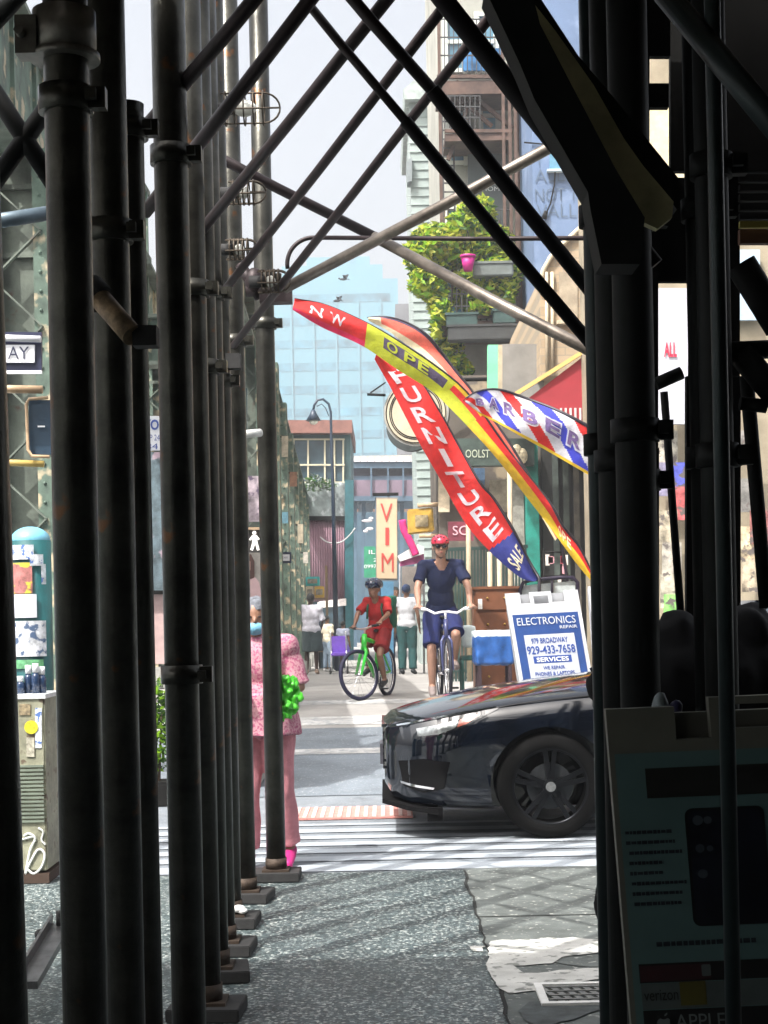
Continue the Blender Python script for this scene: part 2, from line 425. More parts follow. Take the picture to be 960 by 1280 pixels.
# bent hoop
b=MB(); pts=[]
for i in range(15):
    a=R(75+115*i/14); pts.append(at(392+33*math.cos(a)*1.0,330-33*math.sin(a),7.9))
b.tube(pts,.011,10).build('steel_hoop',mbr,label='thin curved steel hoop above the red flag tip',cat='hoop')
# wire lamp cages
mw_=M('cage_wire',(.07,.055,.04),.5,metal=.6)
def cage(px,py,Y,w,h,lab,flip=1):
    c=at(px,py,Y); t=thing('cage_lamp',lab,'work lamp',c,group='caged work lamps on the scaffold')
    b=MB(); n=4; rad=h/2; L=w-rad
    x0=c.x; 
    for k in range(n+1):
        x=x0+L*k/n; b.tube([(x,c.y+rad*math.cos(a),c.z+rad*math.sin(a)) for a in [2*math.pi*j/16 for j in range(16)]],.004,6,closed=True)
    for j in range(6):
        a=2*math.pi*j/6+.3
        pts=[(x0-.02,c.y+rad*math.cos(a),c.z+rad*math.sin(a)),(x0+L,c.y+rad*math.cos(a),c.z+rad*math.sin(a))]
        for q in range(1,6):
            th=q/5*math.pi/2; pts.append((x0+L+rad*math.sin(th),c.y+rad*math.cos(a)*math.cos(th),c.z+rad*math.sin(a)*math.cos(th)))
        b.tube(pts,.004,6)
    b.build('wire_cage',mw_,t)
    MB().ell((x0+L*.5,c.y,c.z),(L*.32,rad*.5,rad*.5)).build('bulb',M('lamp_glass',(.8,.8,.72),.15),t,smooth=True)
    MB().tube([(x0-.06,c.y,c.z),(x0+L*.25,c.y,c.z)],.028,12).build('socket',mblock,t)
cage(282,136,7.2,.245,.15,'topmost wire cage lamp beside the far left post')
cage(292,241,7.4,.15,.115,'small wire cage lamp second from the top')
cage(288,312,7.4,.13,.10,'wire cage lamp just below the middle of the far posts')
cage(328,352,7.4,.13,.11,'lowest wire cage lamp, right beside the coupler above the red flag tip')
b=MB(); c=at(345,368,8.0); b.box(c,(.16,.09,.09)); b.tube([c+Vector((-.15,0,.02)),c+Vector((.08,0,.02))],.03,12); b.ell(at(318,352,8.0),(.05,.05,.07)); b.tube([at(300,330,8),at(325,372,8)],.028,12)
b.build('pipe_coupler',mbr,label='dark coupler joint on the far post beside the red flag tip',cat='coupler')
b=MB(); c=at(292,452,7.6); b.box(c,(.07,.07,.07)); b.tube([c+Vector((-.05,-.06,.0)),c+Vector((-.05,.06,.0))],.014,8)
b.build('pipe_coupler',mblock,label='small black coupler where the lowest brace meets the far posts',cat='coupler')
t=thing('tie_rod','short white sleeve tying the two farthest left posts','tie rod',at(300,543,8.5))
MB().tube([at(293,543,8.5),at(305,543,8.5)],.012,10).build('rod',mblock,t); MB().tube([at(304,543,8.5),at(325,541,8.6)],.022,14).build('sleeve',M('white_plastic',(.75,.75,.72),.4),t)
b=MB(); b.ell(at(298,1139,7.6)+Vector((0,0,.012)),(.035,.03,.018)).ell(at(303,1141,7.6)+Vector((0,0,.01)),(.025,.03,.014))
b.build('crumpled_paper',M('white_paper',(.8,.8,.78),.8),smooth=True,label='crumpled white paper lying on a base block of the left row',cat='litter')

# ================= right scaffold (near, in shade)
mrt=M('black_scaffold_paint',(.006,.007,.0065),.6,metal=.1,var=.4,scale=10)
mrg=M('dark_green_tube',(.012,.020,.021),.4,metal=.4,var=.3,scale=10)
rp=[(752,4.55,.03,'thin post at the inner edge of the right scaffold bundle',760),
(774,4.4,.052,'post second in the inner bundle of the right scaffold',700),
(797,4.2,.052,'post third in the inner bundle of the right scaffold',700),
(800,4.6,.052,'post last in the inner bundle, beside the narrow gap to the shops',700),
(885,4.5,.048,'post in the outer right bundle, just right of the narrow gap',600),
(897,4.05,.042,'post in the middle of the outer right bundle',600),
(911,3.3,.0165,'slim blue-grey pipe standing in front of the phone shop board',1000)]
for px,Y,r,lab,yy in rp:
    c=at(px,yy,Y); X=c.x
    t=thing('scaffold_post',lab,'scaffold post',(X,Y,0),group='scaffold posts on the right')
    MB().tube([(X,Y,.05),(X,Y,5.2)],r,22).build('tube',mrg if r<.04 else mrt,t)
    MB().box((X,Y,.025),(.2,.2,.05)).build('base_block',mblock,t)
    for z in (1.95+random.uniform(-.1,.1),2.6) if r>.02 else (): b=MB(); clampmesh(b,(X,Y,z),r); b.build('clamp',mrt,t)
# base of two posts visible by the board
for k,(px,py,Y) in enumerate(((768,1104,8.7),(770,1140,8.1))):
    c=onground(px,py,.0)
    b=MB(); b.box((c.x+.06,c.y,.03),(.2,.2,.06)); b.tube([(c.x+.1,c.y,.06),(c.x+.1,c.y,6)],.045,20)
    b.build('scaffold_post',mrt,label=['farthest post of the right row, its black foot by the crosswalk','second farthest post of the right row, foot on the concrete slab'][k],cat='scaffold post',group='scaffold posts on the right')
# inclined posts in gaps
def rbar(a,ya,c,yc,r,lab,mat=None,name='scaffold_brace',cat='brace'):
    p,q=at(*a,ya),at(*c,yc); MB().tube([p,q],r,16).build(name,mat or mrt,label=lab,cat=cat)
rbar((830,490),5.2,(852,782),5.2,.013,'slim slanted rod inside the narrow gap on the right')
rbar((933,470),4.2,(958,760),4.2,.019,'slanted black rod at the far right gap')
rbar((820,480),4.9,(852,466),4.9,.02,'bent black bracket across the narrow right gap')
rbar((925,440),4.1,(975,500),4.1,.035,'black brace end falling out at the right edge')
rbar((880,440),4.1,(975,436),4.1,.024,'level black rod through the right gap')
rbar((926,330),4.2,(975,410),4.2,.04,'thick black brace falling right beside the shop glimpse')
rbar((830,-10),3.4,(975,165),3.1,.026,'blue-grey pipe slanting down at the upper right corner',mrg)
rbar((925,504),4.1,(958,508),4.1,.018,'short black clamp rod at the right gap')
# great diagonal member and pale timber beneath
def plank(poly,Y,th,name,mat,lab,cat,tilt=0):
    pts=[at(x,y,Y+tilt*(x-640)/100) for x,y in poly]
    MB().prism(pts,(0,th,0)).build(name,mat,label=lab,cat=cat)
plank([(606,-14),(664,-14),(675,30),(716,109),(769,210),(806,272),(800,330),(752,330),(738,262),(735,240),(668,124),(650,80)],3.72,.12,'diagonal_beam',mrt,'broad black beam slanting down from the top centre to the right posts','beam')
plank([(668,5),(694,38),(742,106),(780,173),(804,207),(842,252),(840,272),(822,286),(800,276),(762,220),(708,113),(670,34)],3.87,.03,'timber_board',M('olive_board',(.50,.47,.26),.7,var=.3,scale=6,bump=.2),'olive weathered board edge glowing beside the broad black beam','board')
plank([(660,-14),(668,-14),(724,71),(764,118),(850,225),(846,262),(838,250),(804,210),(780,176),(742,109),(694,41),(672,14)],3.91,.06,'diagonal_beam',mrt,'narrower black beam running alongside the olive board','beam')
# cluster of shadowed timbers at the right top; gaps stay open
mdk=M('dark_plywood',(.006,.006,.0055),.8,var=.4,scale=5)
def panel(x0,y0,x1,y1,Y,lab,name='plywood_panel',mat=None,th=.03,cat='board'):
    pts=[at(x0,y0,Y),at(x1,y0,Y),at(x1,y1,Y),at(x0,y1,Y)]
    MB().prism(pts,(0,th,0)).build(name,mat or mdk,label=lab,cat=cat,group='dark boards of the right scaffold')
panel(728,-20,748,190,4.9,'narrow dark board right of the blue sky at the top')
panel(753,-20,778,240,4.95,'dark board between the two thin slits of light')
panel(785,-20,812,260,5.0,'dark board right of the second slit of light')
panel(778,-20,785,30,5.02,'tiny dark board above the second slit')
panel(778,145,785,260,5.02,'tiny dark board below the second slit')
panel(748,105,753,240,5.02,'thin dark strip under the first slit')
panel(812,-20,838,70,5.05,'dark board above the small triangular glimpse of sky')
panel(812,104,836,134,5.04,'dark block between the sky glimpse and the pale fence glimpse')
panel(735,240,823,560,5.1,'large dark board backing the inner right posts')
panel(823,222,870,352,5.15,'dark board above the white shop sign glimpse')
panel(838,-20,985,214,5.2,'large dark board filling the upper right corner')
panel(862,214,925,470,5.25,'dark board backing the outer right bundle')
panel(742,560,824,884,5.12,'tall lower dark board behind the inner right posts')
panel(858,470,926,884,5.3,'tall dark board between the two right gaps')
for i,yy in enumerate((222,234,246,258,270)):
    panel(925,yy-4,985,yy+4,5.2,['topmost','second','third','fourth','lowest'][i]+' dark slat of the louvre at the right edge',name='slat')
panel(925,214,985,270,5.45,'dark backing behind the slats at the right edge')
# unseen plank deck added above the camera to shade the walk
t=thing('shade_deck','unseen plank roof added over the walk to shade it','shade deck',(1.2,0,3.25))
b=MB()
for i in range(34): b.box((-4.8+.3*i,-.8,3.62),(.29,11.6,.05))
b.build('planks',M('deck_planks',(.16,.12,.08),.8,var=.3,scale=4),t)
b=MB()
b.b.free()
for yy in (-5,-3,-1,1,3,4.8): MB().box((.2,yy,3.52),(10.2,.1,.14)).build('joist',mdk,t)

# unseen walls added beside and behind the viewer to darken the near scaffold
t=thing('shade_end_wall','unseen dark end wall added behind the viewer to darken the walk','shade_end_wall',(.2,-7,0))
MB().box((.2,-7,2.2),(11,.1,4.4)).build('end_wall',mdk,t)
for xx in (-5,-2,1,4): MB().box((xx,-6.9,2.2),(.12,.1,4.4)).build('stud',M('deck_planks',(.16,.12,.08),.8,var=.3,scale=4),t)
t=thing('shade_side_wall','unseen dark wall added along the right of the walk to darken it','wall',(4.2,-1,0))
MB().box((4.4,-1.0,3.0),(.3,11.8,6.0)).build('wall',M('dark_brick',(.05,.035,.03),.9,var=.3,scale=8),t)
for yy in (-4,0): MB().box((4.23,yy,1.5),(.06,1.8,1.8)).build('window',M('dark_window',(.03,.05,.06),.1,var=.3),t)
# ================= car
def make_car():
    NX,CY=at(481,960,11.1).x,11.14
    t=thing('black_car','glossy black car nosing across the crosswalk, only its front end in view','car',(NX+2.3,CY,0))
    paint=M('black_car_paint',(.002,.0035,.007),.14,metal=0,var=0,coat=1); pb_=paint.node_tree.nodes['Principled BSDF']; pb_.inputs['Coat IOR'].default_value=1.6; pb_.inputs['IOR'].default_value=1.1
    S_=[(0,.50,.34,.74,.66),(.05,.62,.25,.79,.70),(.16,.76,.21,.825,.735),(.35,.86,.19,.878,.775),(.65,.90,.18,.935,.835),(1.05,.915,.18,.990,.88),(1.4,.92,.18,1.025,.91),(1.75,.92,.18,1.05,.94),(2.6,.92,.18,1.06,.97),(3.6,.92,.18,1.08,.99),(4.2,.90,.2,1.08,.98),(4.55,.84,.3,1.02,.92),(4.66,.7,.42,.94,.86)]
    # s, half width, zbottom, zcentre, zshoulder ; resample smoothly
    def samp(s):
        for a,b in zip(S_,S_[1:]):
            if s<=b[0]:
                u=(s-a[0])/(b[0]-a[0]); return [a[i]+(b[i]-a[i])*u for i in range(5)]
        return list(S_[-1])
    def prof(s):
        _,hw,zb,zc,zs=samp(s); h=zs-zb
        return [(0,zb),(hw*.8,zb),(hw*.94,zb+.05*h),(hw*.985,zb+.22*h),(hw*.965,zb+.38*h),(hw,zb+.60*h),(hw*1.0,zb+.75*h),(hw*.985,zb+.9*h),(hw*.945,zs),(hw*.90,zs+(zc-zs)*.2),(hw*.78,zs+(zc-zs)*.42),(hw*.62,zs+(zc-zs)*.62),(hw*.4,zs+(zc-zs)*.82),(0,zc)]
    def side(s,z):
        P=prof(s)[2:9]
        for a,b in zip(P,P[1:]):
            if z<=b[1]:
                u=max(0,(z-a[1])/(b[1]-a[1])); return a[0]+(b[0]-a[0])*u
        return P[-1][0]
    b=MB(); ss=[0,.025,.05,.1,.16,.25,.35,.5,.65,.8,.95,1.05,1.2,1.4,1.6,1.75,2.1,2.6,3.1,3.6,3.9,4.2,4.4,4.55,4.66]
    rings=[]
    for s in ss:
        P=prof(s); full=[(-y,z) for y,z in P]+[(y,z) for y,z in P[::-1][1:-1]]
        rings.append([b.b.verts.new((NX+s,CY+y,z)) for y,z in full])
    n=len(rings[0])
    for A,B in zip(rings,rings[1:]):
        for k in range(n): b.b.faces.new((A[k],A[(k+1)%n],B[(k+1)%n],B[k]))
    b.b.faces.new(rings[0][::-1]); b.b.faces.new(rings[-1])
    bmesh.ops.recalc_face_normals(b.b,faces=b.b.faces[:])
    me=bpy.data.meshes.new('b'); b.b.to_mesh(me); b.b.free()
    ob=bpy.data.objects.new('b',me); COL.objects.link(ob)
    cuts=[]
    for s in (1.06,3.78):
        for sg in (-1,1):
            c=MB(); c.tube([(NX+s,CY+sg*.62,.335),(NX+s,CY+sg*1.2,.335)],.385,48)
            bmesh.ops.recalc_face_normals(c.b,faces=c.b.faces[:])
            m2=bpy.data.meshes.new('c'); c.b.to_mesh(m2); c.b.free(); oc=bpy.data.objects.new('c',m2); COL.objects.link(oc)
            md=ob.modifiers.new('x','BOOLEAN'); md.object=oc; md.operation='DIFFERENCE'; md.solver='EXACT'; cuts.append(oc)
    me2=evalmesh(ob); bpy.data.objects.remove(ob)
    for c in cuts: bpy.data.objects.remove(c)
    body=link_mesh('body',me2,paint,t,smooth=True)
    try:
        bm=bmesh.new(); bm.from_mesh(me2); 
        for e in bm.edges:
            if len(e.link_faces)==2 and e.calc_face_angle(0)>R(38): e.smooth=False
        bm.to_mesh(me2); bm.free()
    except Exception: pass
    # panel lines / hood seam
    def curve_on(pts,r,name,mat,off=.002,sg=-1):
        b=MB(); b.tube([(NX+s,CY+sg*(side(s,z)+off),z) for s,z in pts],r,6); return b.build(name,mat,body)
    blk=M('gloss_black_trim',(.004,.004,.005),.25,var=0); chrome=M('chrome_trim',(.7,.72,.75),.15,metal=1,var=0)
    curve_on([(.34,.775),(.6,.825),(1.0,.885),(1.4,.915),(1.75,.94)],.004,'hood_seam',blk)
    curve_on([(1.66,.25),(1.64,.5),(1.62,.8),(1.66,.92)],.0035,'door_seam',blk)
    for sg in (-1,1):
        # headlamp
        def patch(pts,off,name,mat,par,nu=8):
            b=MB(); top,bot=pts; N=nu
            def L(P,u):
                x=u*(len(P)-1); i=min(int(x),len(P)-2); f=x-i; return (P[i][0]+(P[i+1][0]-P[i][0])*f,P[i][1]+(P[i+1][1]-P[i][1])*f)
            rows=[]
            for i in range(N+1):
                a=L(top,i/N); c=L(bot,i/N); col=[]
                for j in range(5):
                    s=a[0]+(c[0]-a[0])*j/4; z=a[1]+(c[1]-a[1])*j/4
                    col.append(b.b.verts.new((NX+s,CY+sg*(side(s,z)+off),z)))
                rows.append(col)
            for A,B in zip(rows,rows[1:]):
                for j in range(4): b.b.faces.new((A[j],A[j+1],B[j+1],B[j]))
            return b.build(name,mat,par,smooth=True)
        hl=patch(([(.10,.715),(.3,.765),(.55,.81),(.74,.845)],[(.12,.64),(.3,.66),(.5,.72),(.735,.835)]),.004,'headlight',M('smoked_lens',(.02,.022,.025),.08,coat=1,var=0),t)
        patch(([(.21,.715),(.35,.74),(.48,.775)],[(.22,.665),(.35,.68),(.46,.72)]),.007,'reflector',M('lamp_silver',(.26,.28,.28),.2,metal=.7,var=.4,scale=40),hl)
        patch(([(.49,.775),(.56,.79),(.62,.815)],[(.47,.725),(.53,.745),(.60,.79)]),.007,'marker',M('side_marker_red',(.35,.09,.06),.2,var=.2),hl)
        patch(([(.08,.735),(.3,.785),(.55,.83),(.72,.855)],[(.085,.725),(.3,.772),(.55,.818),(.725,.846)]),.006,'chrome_strip',chrome,hl)
        # bumper intake and fog recess
        it=patch(([(.09,.50),(.25,.52),(.42,.5)],[(.12,.34),(.25,.30),(.38,.33)]),.005,'bumper_intake',M('matt_black_plastic',(.003,.003,.0035),.8,var=.2),t)
        patch(([(.10,.37),(.2,.35),(.32,.335)],[(.105,.355),(.2,.335),(.31,.322)]),.009,'trim_strip',chrome,it)
        mr=MB(); mr.ell((NX+1.75,CY+sg*1.02,1.08),(.07,.11,.075)); mr.bar((NX+1.75,CY+sg*.9,1.03),(NX+1.75,CY+sg*1.0,1.06),.04); mr.build('wing_mirror',paint,t,smooth=True)
    # grille at nose
    b=MB()
    for i in range(6): b.box((NX+.015,CY,.44+.045*i),(.05,1.0-.03*i,.016))
    b.box((NX+.03,CY,.55),(.03,1.05,.32)); b.build('grille',blk,t)
    MB().box((NX+.0,CY,.715),(.03,.9,.02)).build('grille_chrome',chrome,t)
    MB().box((NX-.02,CY,.50),(.02,.32,.14)).build('number_plate',M('plate_dark',(.05,.05,.06),.4),t)
    b=MB(); b.prism([(NX-.02,CY-.6,.215),(NX+.14,CY-.80,.19),(NX+.34,CY-.88,.165),(NX+.34,CY+.88,.165),(NX+.14,CY+.80,.19),(NX-.02,CY+.6,.215)],(0,0,.03)); b.build('front_lip',M('matt_black_plastic',(.01,.01,.011),.6,var=.2),t)
    MB().box((NX+.32,CY-.83,.165),(.10,.03,.09)).build('mud_flap',M('matt_black_plastic',(.01,.01,.011),.6,var=.2),t)
    # cabin: glass house + roof
    gl=M('tinted_glass',(.02,.035,.05),.03,var=0,coat=1)
    def roofprof(b,pts,w0,w1):
        # pts (s,z); lower ring w0 at z low
        pass
    b=MB(); lo=[(1.62,.955),(4.35,.98)]; 
    A=[(NX+1.55,.80,1.0),(NX+2.55,.62,1.46),(NX+3.5,.62,1.47),(NX+4.3,.74,1.05)]
    vl=[b.b.verts.new((x,CY-y,z)) for x,y,z in A]; vr=[b.b.verts.new((x,CY+y,z)) for x,y,z in A]
    b.b.faces.new(vl); b.b.faces.new(vr[::-1])
    for i in range(4): b.b.faces.new((vl[(i+1)%4],vl[i],vr[i],vr[(i+1)%4]))
    b.build('windows',gl,t,bevel=.03)
    b=MB(); b.prism([(NX+2.45,CY-.60,1.455),(NX+3.6,CY-.60,1.465),(NX+3.6,CY+.60,1.465),(NX+2.45,CY+.60,1.455)],(0,0,.045)); b.build('roof',paint,t,bevel=.02)
    b=MB()
    for sg in (-1,1):
        b.bar((NX+1.55,CY+sg*.80,1.0),(NX+2.52,CY+sg*.63,1.465),.06,.04); b.bar((NX+3.55,CY+sg*.63,1.47),(NX+4.3,CY+sg*.75,1.05),.09,.05); b.bar((NX+3.0,CY+sg*.81,1.0),(NX+3.0,CY+sg*.63,1.47),.06,.03)
        b.bar((NX+1.6,CY+sg*.83,1.0),(NX+4.3,CY+sg*.83,1.03),.03,.02)
    b.build('pillars',paint,t)
    MB().bar((NX+1.5,CY-.5,1.04),(NX+1.72,CY+.05,1.075),.02,.015).bar((NX+1.5,CY-.2,1.045),(NX+1.7,CY+.5,1.08),.02,.015).build('wiper',blk,t)
    # wheels
    ty=M('tyre_rubber',(.004,.004,.004),.95,var=.2,scale=30); rim=M('black_alloy',(.012,.013,.015),.3,metal=.6,var=.1)
    for s in (1.06,3.78):
        for sg in (-1,1):
            wy=CY+sg*.80; c=Vector((NX+s,wy,.335))
            b=MB(); pr=[(.235,-.095),(.262,-.11),(.31,-.11),(.332,-.085),(.335,-.04),(.335,.04),(.332,.085),(.31,.11),(.262,.11),(.235,.095)]
            n=56; rg=[]
            for k in range(n):
                a=2*math.pi*k/n; rg.append([b.b.verts.new(c+Vector((rr*math.cos(a),yy,rr*math.sin(a)))) for rr,yy in pr])
            for k in range(n):
                A_,B_=rg[k],rg[(k+1)%n]
                for j in range(len(pr)): b.b.faces.new((A_[j],A_[(j+1)%len(pr)],B_[(j+1)%len(pr)],B_[j])).smooth=True
            tyre=b.build('wheel',ty,t)
            b=MB()
            o=sg*.085
            b.tube([c+Vector((.245*math.cos(2*math.pi*k/48),o,.245*math.sin(2*math.pi*k/48))) for k in range(48)],.016,8,closed=True)
            for k in range(5):
                for dd in (-.13,.13):
                    a=2*math.pi*k/5+.31; 
                    p=c+Vector((.035*math.cos(a+dd*2),o,.035*math.sin(a+dd*2))); q=c+Vector((.243*math.cos(a+dd),o*.95,.243*math.sin(a+dd)))
                    b.bar(p,q,.022,.03)
            b.tube([c+Vector((0,o-.03,0)),c+Vector((0,o+.02,0))],.05,20)
            b.build('rim',rim,tyre)
            MB().tube([c+Vector((0,sg*.045,0)),c+Vector((0,sg*.055,0))],.15,32).build('brake_disc',M('brake_steel',(.03,.033,.036),.5,metal=.6,var=.2,scale=20),tyre)
            MB().tube([c+Vector((0,sg*.06,0)),c+Vector((0,sg*.118,0))],.032,20).build('hub_cap',M('hub_silver',(.35,.36,.36),.3,metal=.8,var=.2,scale=60),tyre)
    return t
make_car()
for n_ in ('tyre_rubber','matt_black_plastic','black_alloy'): MATS[n_].node_tree.nodes['Principled BSDF'].inputs['Specular IOR Level'].default_value=.12
for n_ in ('black_scaffold_paint','dark_plywood','black_brace'): MATS[n_].node_tree.nodes['Principled BSDF'].inputs['Specular IOR Level'].default_value=.2

# ================= near phone shop board (A-frame, in shade)
def phone_board():
    Y=3.85
    tl=at(757,887,Y); br=at(786,1290,Y)
    W_=.62; top=tl.z; 
    t=thing('sandwich_board','dark plastic sandwich board for phone repairs at the lower right, printed with a phone','sign board',(tl.x+W_/2,Y,0))
    ux=Vector((1,0.02,.02)).normalized(); dn=Vector((.058,-.02,-1)).normalized()   # tilted as it leans
    org=tl
    def P(x,z): return org+ux*x+dn*z*.935      # metres right / down
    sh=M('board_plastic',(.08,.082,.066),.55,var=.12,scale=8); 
    H=tl.z/-dn.z-.02
    b=MB()
    # frame with handle slots: build as pieces
    def piece(x0,z0,x1,z1,d=.035,off=0):
        b.prism([P(x0,z0)+Vector((0,off,0)),P(x1,z0)+Vector((0,off,0)),P(x1,z1)+Vector((0,off,0)),P(x0,z1)+Vector((0,off,0))],(0,d,0))
    piece(0,.0,.165,.09); piece(.165,.055+.03,.25,.09); piece(.25,-.02,.275,.09); piece(.275,-.02,.46,.0); piece(.275,.062,.46,.09); piece(.46,-.02,.485,.09); piece(.485,.085,.5,.09); piece(.5,0,W_,.09)
    piece(0,.09,W_,H)
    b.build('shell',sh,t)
    b=MB(); q=Vector((0,.5,0))
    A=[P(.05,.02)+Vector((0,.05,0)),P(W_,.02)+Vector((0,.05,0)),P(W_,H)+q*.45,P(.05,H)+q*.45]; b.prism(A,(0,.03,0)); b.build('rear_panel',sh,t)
    f=-.004
    def face(x0,z0,x1,z1,name,mat,par,o=f,rr=0):
        b=MB()
        if rr:
            pts=[]
            for (cx,cz,a0) in ((x1-rr,z0+rr,-90),(x1-rr,z1-rr,0),(x0+rr,z1-rr,90),(x0+rr,z0+rr,180)):
                for k in range(6):
                    a=R(a0+18*k); pts.append((cx+rr*math.cos(a),cz+rr*math.sin(a)))
        else: pts=[(x0,z0),(x1,z0),(x1,z1),(x0,z1)]
        b.b.faces.new([b.b.verts.new(P(x,z)+Vector((0,o,0))) for x,z in pts]); return b.build(name,mat,par)
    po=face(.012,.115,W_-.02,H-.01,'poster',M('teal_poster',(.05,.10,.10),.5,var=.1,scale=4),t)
    face(.082,.155,W_-.1,.232,'title_bar',M('poster_dark_olive',(.003,.0035,.002),.5,var=.2),po,f-.002)
    ln=M('poster_ink',(.002,.006,.012),.6,var=.15)
    b=MB()
    for i,(x0,x1) in enumerate(((.022,.135),(.022,.14),(.028,.155),(.026,.108),(.026,.105),(.028,.16),(.028,.148),(.03,.145))):
        z=.318+.0262*i-.0; x=x0
        while x<x1:
            w=random.uniform(.006,.014); h=.0045*random.uniform(.8,1.1)
            b.b.faces.new([b.b.verts.new(P(a,c)+Vector((0,f-.002,0))) for a,c in ((x,z-h),(min(x+w,x1),z-h),(min(x+w,x1),z+h),(x,z+h))]); x+=w+.0016
    b.build('printed_lines',ln,po)
    ph=face(.168,.262,.36,.565,'printed_phone',M('phone_black',(.001,.0015,.002),.4,var=.1),po,f-.002,.02)
    face(.175,.27,.353,.557,'printed_screen',M('phone_screen',(.003,.004,.009),.3,var=.5,scale=9),ph,f-.004,.016)
    b=MB()
    for (x,z,r) in ((.198,.293,.013),(.222,.293,.010),(.198,.365,.011),(.222,.366,.008),(.2,.43,.012)):
        b.b.faces.new([b.b.verts.new(P(x+r*math.cos(a),z+r*math.sin(a))+Vector((0,f-.006,0))) for a in [2*math.pi*k/14 for k in range(14)]])
    b.build('screen_icons',M('icon_grey',(.03,.04,.05),.4,var=.3),ph)
    b=MB(); x=.075
    for _ in range(16):
        w=random.uniform(.008,.016); b.b.faces.new([b.b.verts.new(P(a,c)+Vector((0,f-.002,0))) for a,c in ((x,.600),(x+w,.600),(x+w,.612),(x,.612))]); x+=w+.003
    b.build('printed_lines',ln,po)
    face(.03,.660,.20,.700,'red_band',M('band_red',(.02,.002,.004),.5),po,f-.0022)
    face(.028,.655,W_-.02,.704,'dark_band',M('band_black',(.001,.001,.0015),.5),po,f-.0012)
    face(.178,.662,.20,.692,'white_chip',M('chip_white',(.05,.065,.065),.5),po,f-.004,.004)
    face(.03,.706,W_-.02,.772,'pale_band',M('band_pale',(.045,.06,.06),.5),po,f-.0016)
    face(.122,.704,.185,.765,'yellow_sticker',M('sticker_yellow',(.05,.045,.004),.5,var=.3),po,f-.003)
    face(.03,.774,W_-.02,H-.015,'black_band',M('band_black',(.001,.001,.0015),.5),po,f-.0018)
    up=-dn
    text_on('lettering','verizon',P(.076,.735)+Vector((0,f-.004,0)),.082,.026,M('ink_black',(.001,.001,.001),.5,var=0),po,right=ux,up=up,off=.001)
    text_on('lettering','APPLE',P(.165,.805)+Vector((0,f-.004,0)),.12,.034,M('ink_pale',(.10,.12,.12),.5,var=0),po,right=ux,up=up,off=.001)
    # fruit mark: body from two lobes, notch bitten out, leaf
    b=MB(); pts=[]
    for k in range(40):
        a=2*math.pi*k/40; r=.0165*(1+.07*math.cos(2*a)); x=r*math.cos(a); z=-r*math.sin(a)*1.02
        if math.sin(a)>.85: z+=.003*(math.sin(a)-.85)/.15*1.6
        if math.sin(a)<-.85: z-=.002
        dx=x-.0185; dz=z+.001; d=math.hypot(dx,dz)
        if d<.0085: x=.0185+dx/d*.0085*1; z=-.001+dz/d*.0085; x=min(x,.0185-abs(0))
        pts.append((x,z))
    c=(.078,.808)
    b.b.faces.new([b.b.verts.new(P(c[0]+x,c[1]+z)+Vector((0,f-.005,0))) for x,z in pts])
    b.b.faces.new([b.b.verts.new(P(c[0]+x,c[1]+z)+Vector((0,f-.005,0))) for x,z in ((.001,-.019),(.003,-.024),(.009,-.028),(.0085,-.023),(.005,-.0195))])
    b.build('fruit_logo',M('ink_pale',(.10,.12,.12),.5,var=0),po)
    # black bags of the stall behind the board top
    return t
phone_board()
b=MB(); c=at(880,860,4.9)
b.ell(c,(.34,.16,.19),20).ell(c+Vector((-.08,0,.08)),(.1,.1,.16)).ell(c+Vector((.15,.02,.1)),(.1,.12,.16)).ell(c+Vector((0,0,-.25)),(.3,.2,.3)).ell(c+Vector((0,0,-.7)),(.34,.25,.5))
me=remeshed(b,.02,1,(.03,14)); link_mesh('rubbish_sack',me,M('black_sack',(.002,.002,.003),.9,var=.2),smooth=True,label='slumped black plastic sack piled behind the dark phone shop board',cat='sack')
t=thing('plastic_bag','small white and navy bag hanging behind the top of the phone shop board','bag',at(826,925,4.0))
c=at(826,900,4.0); b=MB(); b.ell(c,(.028,.03,.075),14).ell(c+Vector((-.008,0,-.05)),(.022,.025,.03),14); link_mesh('bag',remeshed(b,.008,1,(.01,30)),M('bag_white',(.10,.13,.14),.5,var=.3,scale=20),t,smooth=True)
b=MB(); b.ell(c+Vector((.035,0,-.01)),(.024,.03,.06),14); link_mesh('dark_side',remeshed(b,.008,1,(.01,30)),M('bag_navy',(.015,.015,.06),.5),t,smooth=True)

